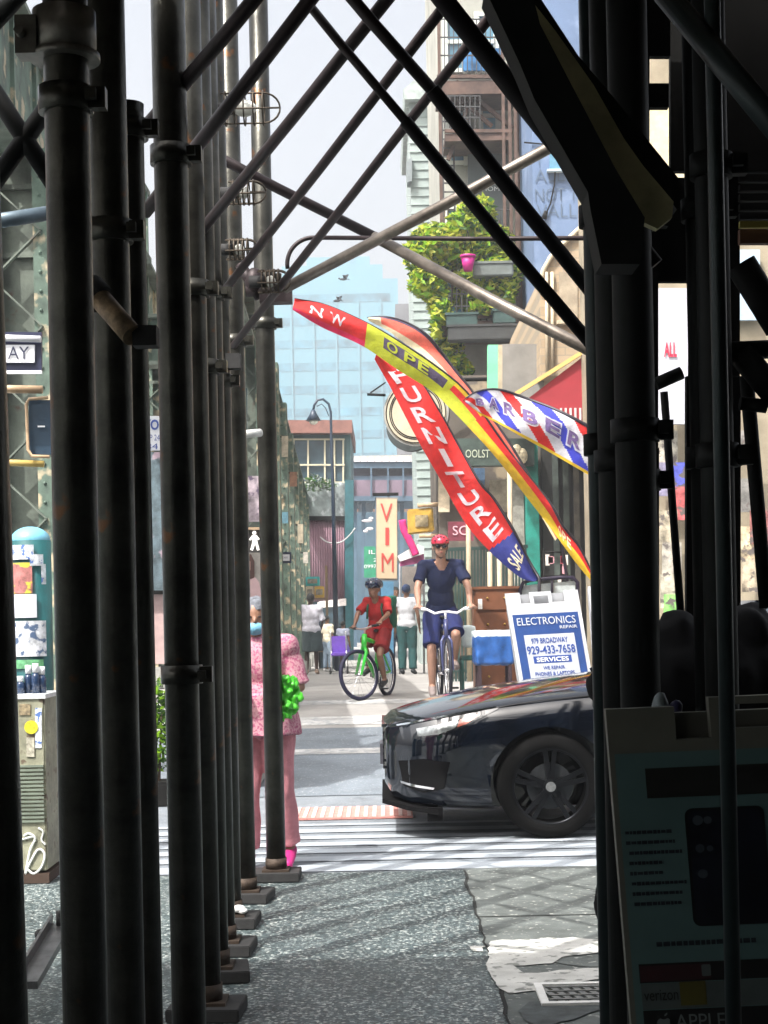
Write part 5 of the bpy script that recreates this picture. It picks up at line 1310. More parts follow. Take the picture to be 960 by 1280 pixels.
# portrait poster
Y=14.2; t=thing('portrait_poster','poster of a dark haired woman in pale pink, hanging below the walk signal','poster',at(313,752,Y))
rectp(300,690,345,756,Y,M('poster_backing',(.35,.32,.28),.6,var=.3,scale=6),'board',t)
def poly(pxs,mat,name,par,Y): 
    b=MB(); b.b.faces.new([b.b.verts.new(at(x,y,Y)) for x,y in pxs]); b.build(name,mat,par)
poly([(300,752),(301,726),(306,718),(316,718),(324,728),(328,752)],M('print_pink',(.62,.42,.42),.6,var=.1),'printed_top',t,Y-.004)
poly([(301,720),(301,698),(306,692),(314,693),(318,702),(318,722),(313,724)],M('print_hair',(.10,.05,.04),.6,var=.2),'printed_hair',t,Y-.006)
poly([(302,706),(304,698),(309,697),(313,702),(313,712),(310,718),(311,722),(305,722),(303,716)],M('print_skin',(.55,.33,.27),.6,var=.08),'printed_face',t,Y-.008)
rectp(328,692,334,726,Y-.006,M('print_yellow',(.7,.55,.05),.5,var=.1),'yellow_panel',t,th=.004)
# pale garment display
Y=14.4; rectp(300,595,330,652,Y,M('display_mixed',(.40,.33,.36),.7,var=.7,scale=7,fleck=((.10,.07,.12),9,.55,.05)),'clothes_display',label='hanging clothes in pale and plum shades above the walk signal',cat='clothes rack')
Y=15
rectp(298,485,309,560,Y,M('dark_window',(.03,.05,.06),.1,var=.3),'window_pane',label='tall dark window pane behind the two farthest posts',cat='window'); 
# right of the far post: small one way sign, crates of goods
Y=22
t=thing('street_sign','small white sign with black border, right of the farthest post','street sign',at(356,705,Y))
rectp(346,690,364,704,Y,dk,'plate',t); rectp(348,693,362,701,Y-.02,wp,'white_panel',t); text_on('lettering','ONE WAY',at(355,697,Y-.03),.11,.03,dk,t)
p=at(347,700,Y+.05); MB().tube([(p.x,Y+.05,gz(Y)),(p.x,Y+.05,p.z+.3)],.03,10).build('pole',M('pole_green',(.07,.1,.08),.5),t)
def stall_box(px0,py0,px1,py1,Y,mat,lab,name='crate'):
    a=at(px0,py0,Y); c=at(px1,py1,Y); t=thing(name,lab,name,((a.x+c.x)/2,Y,c.z))
    MB().box(((a.x+c.x)/2,Y+.2,(a.z+c.z)/2),(abs(c.x-a.x),.4,abs(a.z-c.z))).build('sides',mat,t,bevel=.01)
    MB().box(((a.x+c.x)/2,Y-.012,(a.z+c.z)/2),(abs(c.x-a.x)*.72,.02,abs(a.z-c.z)*.5)).build('label_panel',M('crate_panel',(.25,.22,.17),.6,var=.6,scale=8),t)
    return t
tanb=M('tan_crate',(.48,.36,.2),.7,var=.3,scale=4); tq=M('turquoise_crate',(.04,.42,.42),.6,var=.15); crm=M('cream_box',(.6,.52,.36),.7,var=.2); yl=M('amber_crate',(.6,.38,.06),.6,var=.2)
Y=36.6
# tall stall shelf carrying the crates
t=thing('market_shelf','tall wooden market shelf under the railway carrying crates','shelf',gat(370,Y+.3))
a=at(345,748,Y).x; c=at(408,748,Y).x; g0=gz(Y)
b=MB()
for xx in (a,c):
    for yy in (Y,Y+.5): b.box((xx,yy,g0+1.2),(.04,.04,2.4))
b.build('post',M('shelf_wood',(.2,.14,.08),.8),t)
for k,py in enumerate((749,790,815)): MB().box(((a+c)/2,Y+.25,at(375,py,Y).z),(c-a,.5,.03)).build('shelf_board',M('shelf_wood',(.2,.14,.08),.8),t)
stall_box(347,719,374,747,Y+.05,tanb,'large tan crate at the left end of the market shelf')
stall_box(376,722,381,742,Y+.05,M('plum_box',(.14,.07,.1),.7),'slim dark plum box between the tan crate and the turquoise one')
stall_box(382,721,399,732,Y+.05,tq,'turquoise box on the market shelf')
stall_box(382,733,392,747,Y+.05,crm,'cream box under the turquoise one'); stall_box(393,733,405,747,Y,yl,'amber box at the right end of the market shelf')
stall_box(348,758,360,788,Y+.1,M('teal_box',(.03,.2,.25),.6,var=.5,scale=6),'teal box on the middle shelf behind the market crowd'); stall_box(361,765,378,788,Y+.1,crm,'pale box on the middle shelf behind the market crowd')
# awning stall behind kids
Y=38
t=thing('market_stall','low market stall with ragged pale canopy edge under the purple wall','stall',gat(418,Y))
a=at(398,752,Y); c=at(432,836,Y); 
MB().prism([at(397,752,Y),at(432,748,Y),at(432,757,Y-.3),at(397,760,Y-.3)],(0,.8,0)).build('canopy',M('ragged_canopy',(.55,.5,.48),.8,var=.3,scale=8),t)
MB().box(((a.x+c.x)/2,Y+.5,gz(Y)+.5),(c.x-a.x,.8,1.0)).build('counter',M('stall_dark',(.03,.06,.08),.7,var=.6,scale=6),t)
for xx in (a.x,c.x): MB().box((xx,Y,gz(Y)+.8),(.04,.04,1.6)).build('post',mdk,t)
# ---- far station house with brown roof, purple wall
Y=46
t=thing('station_house','old wooden station house with brown roof band, cream window frames and purple wall','building',gat(392,Y+1))
tealw=M('teal_timber',(.08,.16,.17),.7,var=.25,scale=2)
def blk(x0,y0,x1,y1,Yn,d,mat,name,par=t): 
    return MB().prism([at(x0,y0,Yn),at(x1,y0,Yn),at(x1,y1,Yn),at(x0,y1,Yn)],(0,d,0)).build(name,mat,par)
blk(300,528,438,850,Y+.3,5,tealw,'wall'); blk(290,525,440,541,Y-.2,6,M('brown_fascia',(.22,.10,.08),.8,var=.2),'roof_band')
w=blk(366,549,430,603,Y+.2,.05,M('dark_glass',(.04,.07,.09),.15,var=.4,scale=1),'window'); fr_=M('cream_frame',(.55,.50,.36),.6,var=.1)
b=MB()
for x in (366,384,405,417,428): b.prism([at(x,548,Y+.12),at(x+2,548,Y+.12),at(x+2,604,Y+.12),at(x,604,Y+.12)],(0,.06,0))
for y in (548,580,602): b.prism([at(365,y,Y+.10),at(431,y,Y+.10),at(431,y+2,Y+.10),at(365,y+2,Y+.10)],(0,.06,0))
b.build('frame',fr_,w)
blk(384,603,436,648,Y,.2,M('tarnished_foil',(.22,.25,.25),.4,var=.7,scale=1.6,fleck=((.55,.58,.6),3,.56,.06)),'foil_panel'); blk(384,645,432,650,Y-.1,.2,mdk,'sill')
pur=M('purple_corrugated',(.26,.15,.19),.7,var=.15,scale=2)
blk(386,650,431,752,Y+.05,.1,pur,'purple_sheet'); b=MB()
for i in range(15): x=387+3*i; b.tube([at(x,650,Y+.03),at(x+1.5,752,Y+.03)],.022,6)
b.build('corrugation',pur,t)
blk(431,600,442,850,Y-.3,.4,M('teal_column_paint',(.02,.10,.12),.6,var=.2),'corner_post')
blk(386,752,431,850,Y+.05,.1,M('stall_dark',(.03,.06,.08),.7,var=.6,scale=6),'shopfront')
b=MB(); b.tube([at(x,y,Y-.4) for x,y in catmull([(400,671),(410,678),(425,678),(436,670),(444,660)],16)],.02,6); b.build('hanging_cable',M('pale_cable',(.5,.5,.5),.6),label='pale cable sagging across the purple sheet wall',cat='cable')
t=thing('potted_plant','ragged grey green plants on the ledge under the station windows','plant',at(400,606,Y-.2)); leaves('foliage',[(at(392,604,Y-.3),(.35,.2,.25),1),(at(408,606,Y-.3),(.3,.2,.18),1)],300,.07,[lf[2],M('leaf_grey',(.3,.34,.3),.7)],None,parent=t,seed=9)
# gooseneck lamp
Y=36; t=thing('street_lamp','tall dark gooseneck street lamp with bell shade, in front of the station windows','street lamp',gat(418,Y))
lm=M('lamp_dark_blue',(.02,.035,.06),.4,var=.1); g0=gz(Y); p=at(416,600,Y)
pts=[Vector((p.x,Y,g0)),p,at(414,540,Y)]+[at(x,y,Y) for x,y in ((413.5,515),(411,505),(404,499),(397,500),(393,506),(391.5,513))]
MB().tube(pts,[.07,.04,.032]+[.028]*6,10).build('pole',lm,t)
MB().tube([at(411,520,Y),at(407,510,Y),at(402,505,Y),at(396,508,Y)],.012,6).build('scroll',lm,t)
c=at(391.5,512,Y); MB().tube([c,c-Vector((0,0,.08)),c-Vector((0,0,.25))],[.04,.07,.17],18).build('shade',lm,t); MB().ell(c-Vector((0,0,.27)),(.10,.10,.07),12).build('bulb',M('lamp_glass',(.8,.8,.72),.15),t,smooth=True)
# ---- elevated station crossing the street, far
Y=62
t=thing('elevated_station','elevated railway station crossing the far end of the street, with a row of white arches','station',at(480,640,Y))
def blk2(x0,y0,x1,y1,Yn,d,mat,name,par): return MB().prism([at(x0,y0,Yn),at(x1,y0,Yn),at(x1,y1,Yn),at(x0,y1,Yn)],(0,d,0)).build(name,mat,par)
bs=M('blue_grey_steel',(.07,.12,.17),.6,var=.3,scale=1); 
blk2(430,577,640,585,Y,4,bs,'roof_beam',t); blk2(425,595,560,600,Y+.2,.4,bs,'rail_beam',t); blk2(430,600,640,620,Y,5,M('rust_purple_panel',(.18,.13,.17),.7,var=.3,scale=1),'side_panel',t); blk2(425,620,640,626,Y-.1,5,bs,'deck',t)
b=MB()
for i in range(9): 
    x=442+9*i; b.prism([at(x,577,Y-.1),at(x+1,572,Y-.1),at(x+4,570,Y-.1),at(x+7,572,Y-.1),at(x+8,577,Y-.1)],(0,.2,0))
b.build('arch_panel',M('arch_white',(.7,.66,.68),.7,var=.1),t)
for x in (440,463,484,503): blk2(x,585,x+2,620,Y-.15,.1,bs,'mullion',t)
for x in (441,452,476,500,530): blk2(x,626,x+5,850,Y+.5,.4,bs,'column',t)
blk2(448,627,466,640,Y+1.5,.1,M('pale_panel',(.55,.62,.68),.6,var=.2),'bright_window',t); blk2(484,626,500,640,Y+1.5,.1,M('pale_panel',(.55,.62,.68),.6,var=.2),'bright_window',t)
blk2(440,640,640,860,Y+8,1,M('far_dark_wall',(.06,.11,.15),.8,var=.4,scale=.5),'rear_wall',t)  # dark blue-grey wall set back behind the station
b=MB(); 
for (x,y,rx) in ((459,651,.22),(462,661,.16),(457,664,.10),(464,648,.1)): b.ell(at(x,y,Y+.2),(rx,.05,.06),10)
b.build('pale_logo',M('arch_white',(.7,.66,.68),.7),t)
# green shop sign
Y=44
t=thing('shop_sign','green shop sign with white characters, left of the tall VIM sign','sign',at(462,730,Y))
rectp(455,683,480,722,Y,M('shop_green',(.03,.25,.14),.6,var=.2),'panel',t,th=.1); text_on('lettering','IL.',at(466,690,Y-.01),.22,.11,wp,t); text_on('lettering','0997',at(463,708,Y-.01),.34,.10,wp,t); text_on('lettering','2',at(469,700,Y-.01),.1,.09,wp,t)
# VIM sign
Y=31
t=thing('shop_sign','tall cream vertical sign with red letters VIM','sign',at(484,726,Y))
rectp(470,622,497,725,Y,M('vim_frame',(.3,.27,.22),.6),'frame',t,th=.3); rectp(471,624,496,723,Y-.02,M('vim_cream',(.58,.44,.29),.5,var=.06,scale=3),'face',t,th=.03)
rd=M('vim_red',(.50,.06,.05),.5,var=.05)
for ch,x,y,w,h in (('V',483,641,.235,.36),('I',484,670.5,.07,.34),('M',484.5,703,.235,.36)): text_on('lettering',ch,at(x,y,Y-.03),w,h,rd,t,right=(CS,0,-SN),up=(SN,0,CS),bold=.0)
p=at(472,618,Y+.1); MB().box(at(482,618,Y+.1),(.5,.2,.05)).build('top_bracket',mdk,t)
xb_=gat(474,Y+.15); MB().tube([gat(474,Y+.2),at(472,622,Y+.2)],.05,10).build('post',bs,t)
# blue door pier beneath the sign
rectp(470,727,492,842,Y+1.5,M('blue_pier',(.08,.22,.36),.7,var=.2),'shop_pier',label='blue painted shop pier under the VIM sign',cat='pillar',th=.5)
# yellow pedestrian signal back (frontal) on pole
Y=25
t=thing('pedestrian_signal','yellow signal box on tan pole above the adult cyclist, seen from behind','traffic signal',at(524,668,Y))
ys_=M('signal_yellow',(.58,.36,.06),.5,var=.25,scale=8); 
MB().prism([at(509,637,Y),at(541,634,Y),at(543,664,Y),at(510,668,Y)],(0,.22,0)).build('housing',ys_,t,bevel=.02)
MB().box(at(527,651,Y-.012),(.2,.02,.18)).build('rear_hatch',M('signal_worn',(.35,.28,.16),.6,var=.6,scale=12),t)
MB().tube([at(522,632,Y),at(560,630,Y)],.035,10).build('upper_arm',tn,t); MB().tube([at(524,670,Y),at(562,670,Y)],.035,10).build('lower_arm',tn,t)
MB().tube([gat(563,Y),at(557,560,Y)],.07,14).build('pole',M('cream_pole',(.42,.35,.24),.6,var=.15),t)
# pink streamer + small canopy
Y=30
MB().tube([at(x,y,Y) for x,y in catmull([(503,650),(505,662),(510,672),(516,684),(520,694)],14)],.07,8).build('pink_streamer',fab('hot_pink',(.7,.03,.2)),label='hot pink cloth streamer hanging beside the VIM sign',cat='streamer')
t=thing('market_canopy','small white canopy with pink valance between the VIM sign and the adult cyclist','canopy',gat(512,Y+.5))
MB().prism([at(497,695,Y+.2),at(522,680,Y+.2),at(530,684,Y+.2),at(530,692,Y+.2),at(500,702,Y+.2)],(0,1.4,0)).build('top',M('canopy_white',(.75,.75,.75),.7,var=.1),t)
MB().prism([at(500,702,Y+.25),at(530,692,Y+.25),at(530,703,Y+.25),at(500,708,Y+.25)],(0,.03,0)).build('valance',fab('plum_pink',(.4,.08,.22)),t)
for x in (500,530): MB().tube([gat(x,Y+1.9),at(x,696,Y+1.9)],.02,8).build('pole',M('grey_tube',(.3,.3,.32),.5),t)
rectp(502,708,530,742,Y+1.9,M('pale_store_wall',(.62,.55,.52),.8,var=.2,scale=2),'store_poster',label='pale boarded shop window under the small canopy',cat='board')
# round pendant signs
Y=24
t=thing('round_sign','cream round sign with black rings hanging behind the red feather flag','sign',at(520,560,Y))
c=at(521,516,Y); MB().disc(c,(.25,1,0),.50,.12,48).build('drum',M('drum_grey',(.3,.3,.28),.5,metal=.3),t); n=Vector((.25,1,0)).normalized()
MB().disc(c-n*.065,n,.47,.02,48).build('face',M('round_cream',(.46,.40,.29),.6,var=.15,scale=4),t)
u_=Vector((1,-.25,0)).normalized()
b=MB()
for r_ in (.455,.40,.375): b.tube([c-n*.078+(u_*math.cos(a)+Vector((0,0,1))*math.sin(a))*r_ for a in [2*math.pi*q/48 for q in range(48)]],.008,6,closed=True)
b.build('ring',mdk,t); MB().tube([c+Vector((0,.1,.5)),c+Vector((1.6,.5,.55))],.03,8).build('bracket',mdk,t)
t=thing('round_sign','dark round sign hanging lower behind the cream one','sign',at(520,562,Y+.7))
c=at(514,534,Y+.7); MB().disc(c,(.25,1,0),.38,.14,40).build('drum',M('drum_dark',(.04,.05,.05),.6,var=.4,scale=6),t); MB().tube([c+Vector((0,.1,.3)),c+Vector((1.8,.5,.5))],.03,8).build('bracket',mdk,t)
b=MB(); b.tube([at(459,493,Y),at(482,494,Y)],.02,8).tube([at(463,491,Y),at(482,478,Y)],.012,6); b.build('sign_bracket',mdk,label='thin dark bracket pointing left from the cream round sign',cat='bracket')

# ================= right side buildings
# tall pale tower
Y=225
t=thing('office_tower','tall pale glass tower fading in haze at the end of the street','tower',(at(420,700,Y).x,Y,0))
tw=M('tower_glass',(.10,.27,.34),.4,var=.06,scale=.05)
def tb(x0,y0,x1,Yn,d,name='wall'):
    a=at(x0,y0,Yn); c=at(x1,y0,Yn); return MB().prism([(a.x,Yn,0),(c.x,Yn,0),(c.x,Yn,a.z),(a.x,Yn,a.z)],(0,d,0)).build(name,tw,t)
tb(300,352,497,Y,24); tb(352,333,478,Y+.6,22,'upper_block'); tb(383,322,462,Y+1.2,18,'crown'); tb(428,316,440,Y+1,6,'mast_box')
tg=M('tower_window',(.065,.20,.27),.2,var=.5,scale=.3)
z=at(420,700,Y).z
zt=at(420,358,Y).z; n=0
z=6
while z<zt-1:
    x0=at(300,500,Y).x; x1=at(495,500,Y).x
    MB().box(((x0+x1)/2,Y-.03,z+.8),(x1-x0-1,.05,1.15)).build('window_band',tg,t); z+=3.2
for i in range(7):
    x0=at(310+28*i,500,Y).x; MB().box((x0,Y-.2,zt/2-1),(.22,.12,zt-2)).build('pier',tw,t)
# small grey houses right of tower
Y=110; t=thing('far_house','grey far house between the tower and the ivy clad building','building',(at(505,700,Y).x,Y,0))
a=at(494,380,Y); c=at(530,380,Y); MB().prism([(a.x,Y,0),(c.x,Y,0),(c.x,Y,a.z),(a.x,Y,a.z)],(0,10,0)).build('wall',M('grey_far_wall',(.16,.16,.17),.8,var=.2,scale=.3),t)
for k in range(4): MB().box(((a.x+c.x)/2-.4,Y-.03,a.z-2-3*k),(.9,.05,1.3)).build('window',M('dark_window',(.03,.05,.06),.1,var=.3),t)
Y=90; t=thing('far_house','low pale far house under the tower, above the station','building',(at(480,700,Y).x,Y,0))
a=at(440,570,Y); c=at(560,575,Y); MB().prism([(a.x,Y,0),(c.x,Y,0),(c.x,Y,a.z),(a.x,Y,a.z)],(0,10,0)).build('wall',M('pale_far_wall',(.45,.42,.38),.8,var=.2,scale=.3),t)
for k in range(6): MB().box((a.x+.7+.8*k,Y-.03,a.z-1.2),(.35,.05,.8)).build('window',M('dark_window',(.03,.05,.06),.1,var=.3),t)
# grey-green narrow building
Y=40
t=thing('clapboard_building','tall grey green clapboard building left of the fire escapes','building',(at(530,700,Y).x,Y,0))
gg=M('grey_green_wall',(.34,.40,.38),.8,var=.18,scale=1.2)
def wall(x0,y0,x1,Yn,d,mat,name,par,zb=0): 
    a=at(x0,y0,Yn); c=at(x1,y0,Yn); return MB().prism([(a.x,Yn,zb),(c.x,Yn,zb),(c.x,Yn,a.z),(a.x,Yn,a.z)],(0,d,0)).build(name,mat,par)
wall(511,112,600,Y,6,gg,'wall',t); 
MB().prism([at(504,112,Y-.3),at(520,98,Y-.3),at(600,96,Y-.3),at(600,122,Y-.3),at(506,124,Y-.3)],(0,7,0)).build('cornice',M('cornice_green',(.38,.44,.42),.7,var=.2),t)
b=MB(); z=1
while z<at(520,120,Y).z: b.box((at(540,500,Y).x,Y-.015,z),(1.0,.03,.02)); z+=.22
b.build('clapboards',gg,t)
MB().prism([at(508,202,Y-.2),at(515,196,Y-.2),at(515,226,Y-.2),at(509,228,Y-.2)],(0,.5,0)).build('bay_end',M('bay_grey',(.2,.23,.24),.7),t)
wall(536,112,545,Y-.4,.3,M('downpipe_grey',(.28,.32,.33),.6,var=.2),'downpipe',t)
# fire escape building
Y=30
t=thing('brick_building','pale building with rusty fire escapes and a grey home sign above the vines','building',(at(600,700,Y).x,Y,0))
pw_=M('pale_render',(.38,.38,.33),.8,var=.25,scale=.9,bump=.2)
wall(546,-260,657,Y,9,pw_,'wall',t)
wall(636,-260,656,Y-.15,.16,M('cream_quoin',(.62,.56,.42),.8,var=.25,scale=1.5),'corner_pilaster',t)
wd_=M('window_blue_glass',(.10,.22,.30),.15,var=.5,scale=.8)
wf=M('window_white_trim',(.62,.66,.6),.6,var=.1)
for (x0,y0,x1,y1) in ((556,20,580,90),(596,20,620,90),(560,128,582,205),(600,126,622,168),(556,262,578,315),(600,262,625,330),(556,352,580,395),(600,355,628,392),(560,-120,582,-20),(600,-120,622,-20)):
    a=at((x0+x1)/2,(y0+y1)/2,Y); w_=(x1-x0)/F*Y; h_=(y1-y0)/F*Y
    o=MB().box((a.x,Y-.03,a.z),(w_,.05,h_)).build('window',wd_,t)
    b=MB()
    for dx in (-w_/2,w_/2): b.box((a.x+dx,Y-.07,a.z),(.10,.07,h_+.1))
    for dz in (-h_/2,0.01,h_/2): b.box((a.x,Y-.08,a.z+dz),(w_+.1,.06,.07))
    b.build('frame',wf,o)
sg_=rectp(585,173,633,290,Y-.25,M('home_sign_grey',(.10,.12,.12),.6,var=.15,scale=1),'sign_panel',t,th=.1)
text_on('lettering','ALL HOME',at(606,236,Y-.27),.70,.085,M('sign_letters_pale',(.75,.78,.76),.5,var=0),t,right=(CS,0,-SN),up=(SN,0,CS))
rectp(578,60,626,88,Y-.2,M('blue_tarp',(.03,.18,.42),.5,var=.4,scale=3),'blue_tarp',t,th=.05)
fe=M('rusty_iron',(.10,.06,.045),.7,metal=.2,var=.4,scale=5)
def fire_escape():
    Yo=Y-1.1
    b=MB()
    for y0,y1,x0,x1 in ((96,122,546,646),(164,178,556,640),(338,347,590,645),(396,424,553,652)):
        a=at(x0,y0,Yo); c=at(x1,y1,Yo); b.box(((a.x+c.x)/2,Yo+.5,(a.z+c.z)/2),(c.x-a.x,1.0,abs(a.z-c.z)*.6)); 
        b.bar(a,at(x1,y0,Yo),.06,.06)
    b.bar(at(646,90,Yo+.5),at(652,424,Yo+.5),.06)
    fo_=b.build('fire_escape',fe,t)
    b=MB()
    for x in (547,626,634,641): 
        b.bar(at(x,-60,Yo),at(x+7,420,Yo),.055)
    b.build('upright',fe,fo_)
    b=MB()
    for (yt,yb,x0,x1) in ((24,92,550,630),(-70,-6,550,630),(120,160,556,600),(262,336,590,640),(352,398,558,648)):
        n=14 if x1-x0>60 else 7
        for i in range(n+1):
            x=x0+(x1-x0)*i/n; b.bar(at(x,yt,Yo),at(x,yb,Yo),.018)
        for y in (yt,(yt*2+yb)/3,(yt+2*yb)/3): b.bar(at(x0,y,Yo),at(x1,y,Yo),.022)
    b.build('railing',M('railing_dark',(.05,.05,.05),.6,metal=.2),fo_)
    b=MB()
    for (p,q) in (((570,102),(640,160)),((560,112),(615,158)),((560,200),(590,120)),((566,340),(600,268))): b.bar(at(*p,Yo+.3),at(*q,Yo+.3),.07)
    b.build('stay',fe,fo_)
    b=MB()
    for x in (552,566): b.bar(at(x,124,Yo+.4),at(x+5,396,Yo+.4),.03)
    y=130
    while y<392: b.bar(at(552,y,Yo+.4),at(568,y,Yo+.4),.025); y+=11
    b.build('ladder',M('railing_dark',(.05,.05,.05),.6,metal=.2),fo_)
fire_escape()
# vines
t=thing('climbing_vine','bright yellow green vine cascading over the fire escape','climbing plant',at(590,440,Y-.9))
Yv=Y-1.1; bx=[]
def vb(px,py,rx,ry,w): bx.append((at(px,py,Yv+random.uniform(-.2,.5)),(rx*1.2/F*Y,.4,ry*1.15/F*Y),w))
for a in ((528,318,20,18,1.2),(532,350,18,20,1.2),(545,300,26,18,1.4),(600,300,34,20,2),(620,345,26,20,1.2),(600,265,16,16,1),(585,285,22,14,1.5),(560,300,26,14,1.6),(538,300,20,14,.9),(610,300,26,12,1.4),(632,318,10,16,.7),(570,322,24,12,1.2),(545,330,16,16,.9),(600,345,30,9,1.2),(545,365,12,22,1),(552,390,10,14,.5),(615,365,24,16,1.5),(590,370,22,16,1),(635,360,9,20,.7),(565,425,12,10,.3),(562,445,16,22,.8),(574,462,14,14,.7),(545,410,6,18,.3),(610,385,20,8,.5),(585,262,10,8,.3),(570,275,8,6,.3)): vb(*a)
leaves('foliage',bx,16000,.082,[lf[0],lf[1],lf[3],lf[0],lf[2]],None,parent=t,seed=5)
b=MB(); rnd=random.Random(8)
for i in range(16):
    x=rnd.uniform(540,640); pts=[at(x,rnd.uniform(250,300),Yv+.2)]; y=300
    while y<rnd.uniform(380,460): x+=rnd.uniform(-6,6); pts.append(at(x,y,Yv+.2+rnd.uniform(-.1,.1))); y+=18
    if len(pts)>1: b.tube(pts,.012,5)
b.build('stem',M('bark',(.08,.05,.03),.9),t)
def planter(x0,y0,x1,y1,lab,mat,Yp=Y-1.7):
    a=at(x0,y0,Yp); c=at(x1,y1,Yp); t=thing('planter',lab,'planter',((a.x+c.x)/2,Yp,c.z),group='planter boxes on the fire escape')
    MB().box(((a.x+c.x)/2,Yp+.15,(a.z+c.z)/2),(c.x-a.x,.3,abs(a.z-c.z))).build('box',mat,t,bevel=.02); MB().box(((a.x+c.x)/2,Yp+.15,a.z+.01),(c.x-a.x+.05,.34,.04)).build('rim',mat,t)
pg=M('planter_dark_teal',(.025,.06,.055),.6,var=.3); pk_=M('planter_charcoal',(.03,.033,.033),.6,var=.3)
planter(558,393,597,408,'dark teal planter at the left of the lower balcony',pg); planter(617,388,645,404,'dark teal planter at the right of the lower balcony',pg); planter(560,408,650,424,'long charcoal planter along the foot of the lower balcony',pk_); planter(592,329,642,344,'grey planter on the middle balcony right of the magenta pot',M('planter_grey',(.12,.14,.13),.6,var=.2))
t=thing('hanging_pot','magenta flower pot hanging among the vines','flower pot',at(585,338,Y-1.8)); c=at(585,320,Y-1.8)
MB().tube([at(585,339,Y-1.8),at(585,322,Y-1.8)],[.075,.125],16).build('pot',M('magenta_pot',(.42,.006,.18),.5,var=.1),t); MB().tube([at(585,322,Y-1.8),at(585,319,Y-1.8)],.14,16).build('rim',M('magenta_pot',(.42,.006,.18),.5,var=.1),t)
b=MB()
for e in (-.1,.1): b.tube([c+Vector((e,0,0)),c+Vector((0,0,.45))],.006,5)
b.build('wire',mdk,t)
# blue grey graffiti wall
Y=27
t=thing('painted_building','tall blue grey wall with scrawled capital letters, right of the fire escapes','building',(at(705,700,Y).x,Y,0))
bw=M('blue_grey_paint',(.12,.18,.30),.85,var=.12,scale=.6,fleck=((.21,.28,.42),2,.55,.2)); wall(655,-300,900,Y,10,bw,'wall',t)
wa=rectp(687,186,760,212,Y-.03,M('wall_window_blue',(.10,.24,.34),.3,var=.2),'window',t,th=.05); MB().box(at(715,213,Y-.08),(.85,.12,.04)).build('sill',M('sill_pale_blue',(.4,.52,.62),.7),wa)
ink=M('graffiti_grey_ink',(.09,.13,.19),.9,var=.1)
for s_,x,y,w_,h_ in (('T',674,200,.10,.18),('ALLEY',700,219,.85,.21),('NOT THE',706,243,1.0,.22),('VALLEY',708,263,1.0,.22)):
    text_on('graffiti',s_,at(x,y,Y-.015),w_,h_,ink,t,right=(1,0,.01),up=(0,0,1),bold=-.012)
MB().bar(at(672,281,Y-.014),at(682,276,Y-.014),.02,.004).build('graffiti',ink,t)
MB().tube([at(x,y,Y-.05) for x,y in ((694,212),(693,230),(688,255),(683,266))],.014,6).build('cable',mdk,label='black cable hanging from the window sill over the scrawled letters',cat='cable'); 
MB().tube([at(683,264,Y-.06),at(680,273,Y-.06)],[.03,.05],8).build('cable_weight',mdk,label='black weight at the end of the cable on the blue grey wall',cat='weight')
MB().bar(at(655,178,Y-.03),at(690,181,Y-.03),.02,.02).build('conduit',mdk,t)
# tan brick, arched top
Y=22.5
def brickmat(n,c1,c2,mort,sc):
    m=bpy.data.materials.new(n); m.use_nodes=True; nt=m.node_tree; N=nt.nodes; L=nt.links; b=N['Principled BSDF']; b.inputs['Roughness'].default_value=.9
    tc=N.new('ShaderNodeTexCoord'); mp=N.new('ShaderNodeMapping'); mp.inputs['Rotation'].default_value=(R(90),0,0); br=N.new('ShaderNodeTexBrick'); br.inputs['Scale'].default_value=sc; br.inputs['Color1'].default_value=(*c1,1); br.inputs['Color2'].default_value=(*c2,1); br.inputs['Mortar'].default_value=(*mort,1); br.inputs['Mortar Size'].default_value=.02
    L.new(tc.outputs['Object'],mp.inputs[0]); L.new(mp.outputs[0],br.inputs[0]); L.new(br.outputs[0],b.inputs['Base Color']); return m
tb_=brickmat('tan_brick',(.42,.32,.21),(.33,.25,.16),(.30,.25,.18),2.2)
t=thing('brick_building','sunlit tan brick building with rounded shoulder, above the red awning','building',(at(712,700,Y).x,Y,0))
pts=[(675,470),(675,360),(679,338),(688,322),(700,308),(722,288),(745,268),(900,180),(900,470)]
b=MB(); b.prism([at(x,y,Y) for x,y in pts],(0,6,0)); b.build('wall',tb_,t)
b=MB(); pp=[(675,360),(679,338),(688,322),(700,308),(722,288),(745,268),(800,238)]; b.tube([at(x,y,Y-.05) for x,y in pp],.035,8); b.build('coping',M('coping_tan',(.55,.46,.32),.8,var=.2),t)
o=rectp(699,340,722,400,Y-.02,M('bricked_window',(.34,.28,.2),.9,var=.25,scale=4),'window',t,th=.04)
MB().box(at(710,403,Y-.06),(.32,.12,.05)).build('sill',M('coping_tan',(.55,.46,.32),.8,var=.2),o)
b=MB()
for x in (683,690): b.tube([at(x,340,Y-.05),at(x+1,470,Y-.05)],.025,6)
b.build('downpipe',M('coping_tan',(.55,.46,.32),.8,var=.2),t)
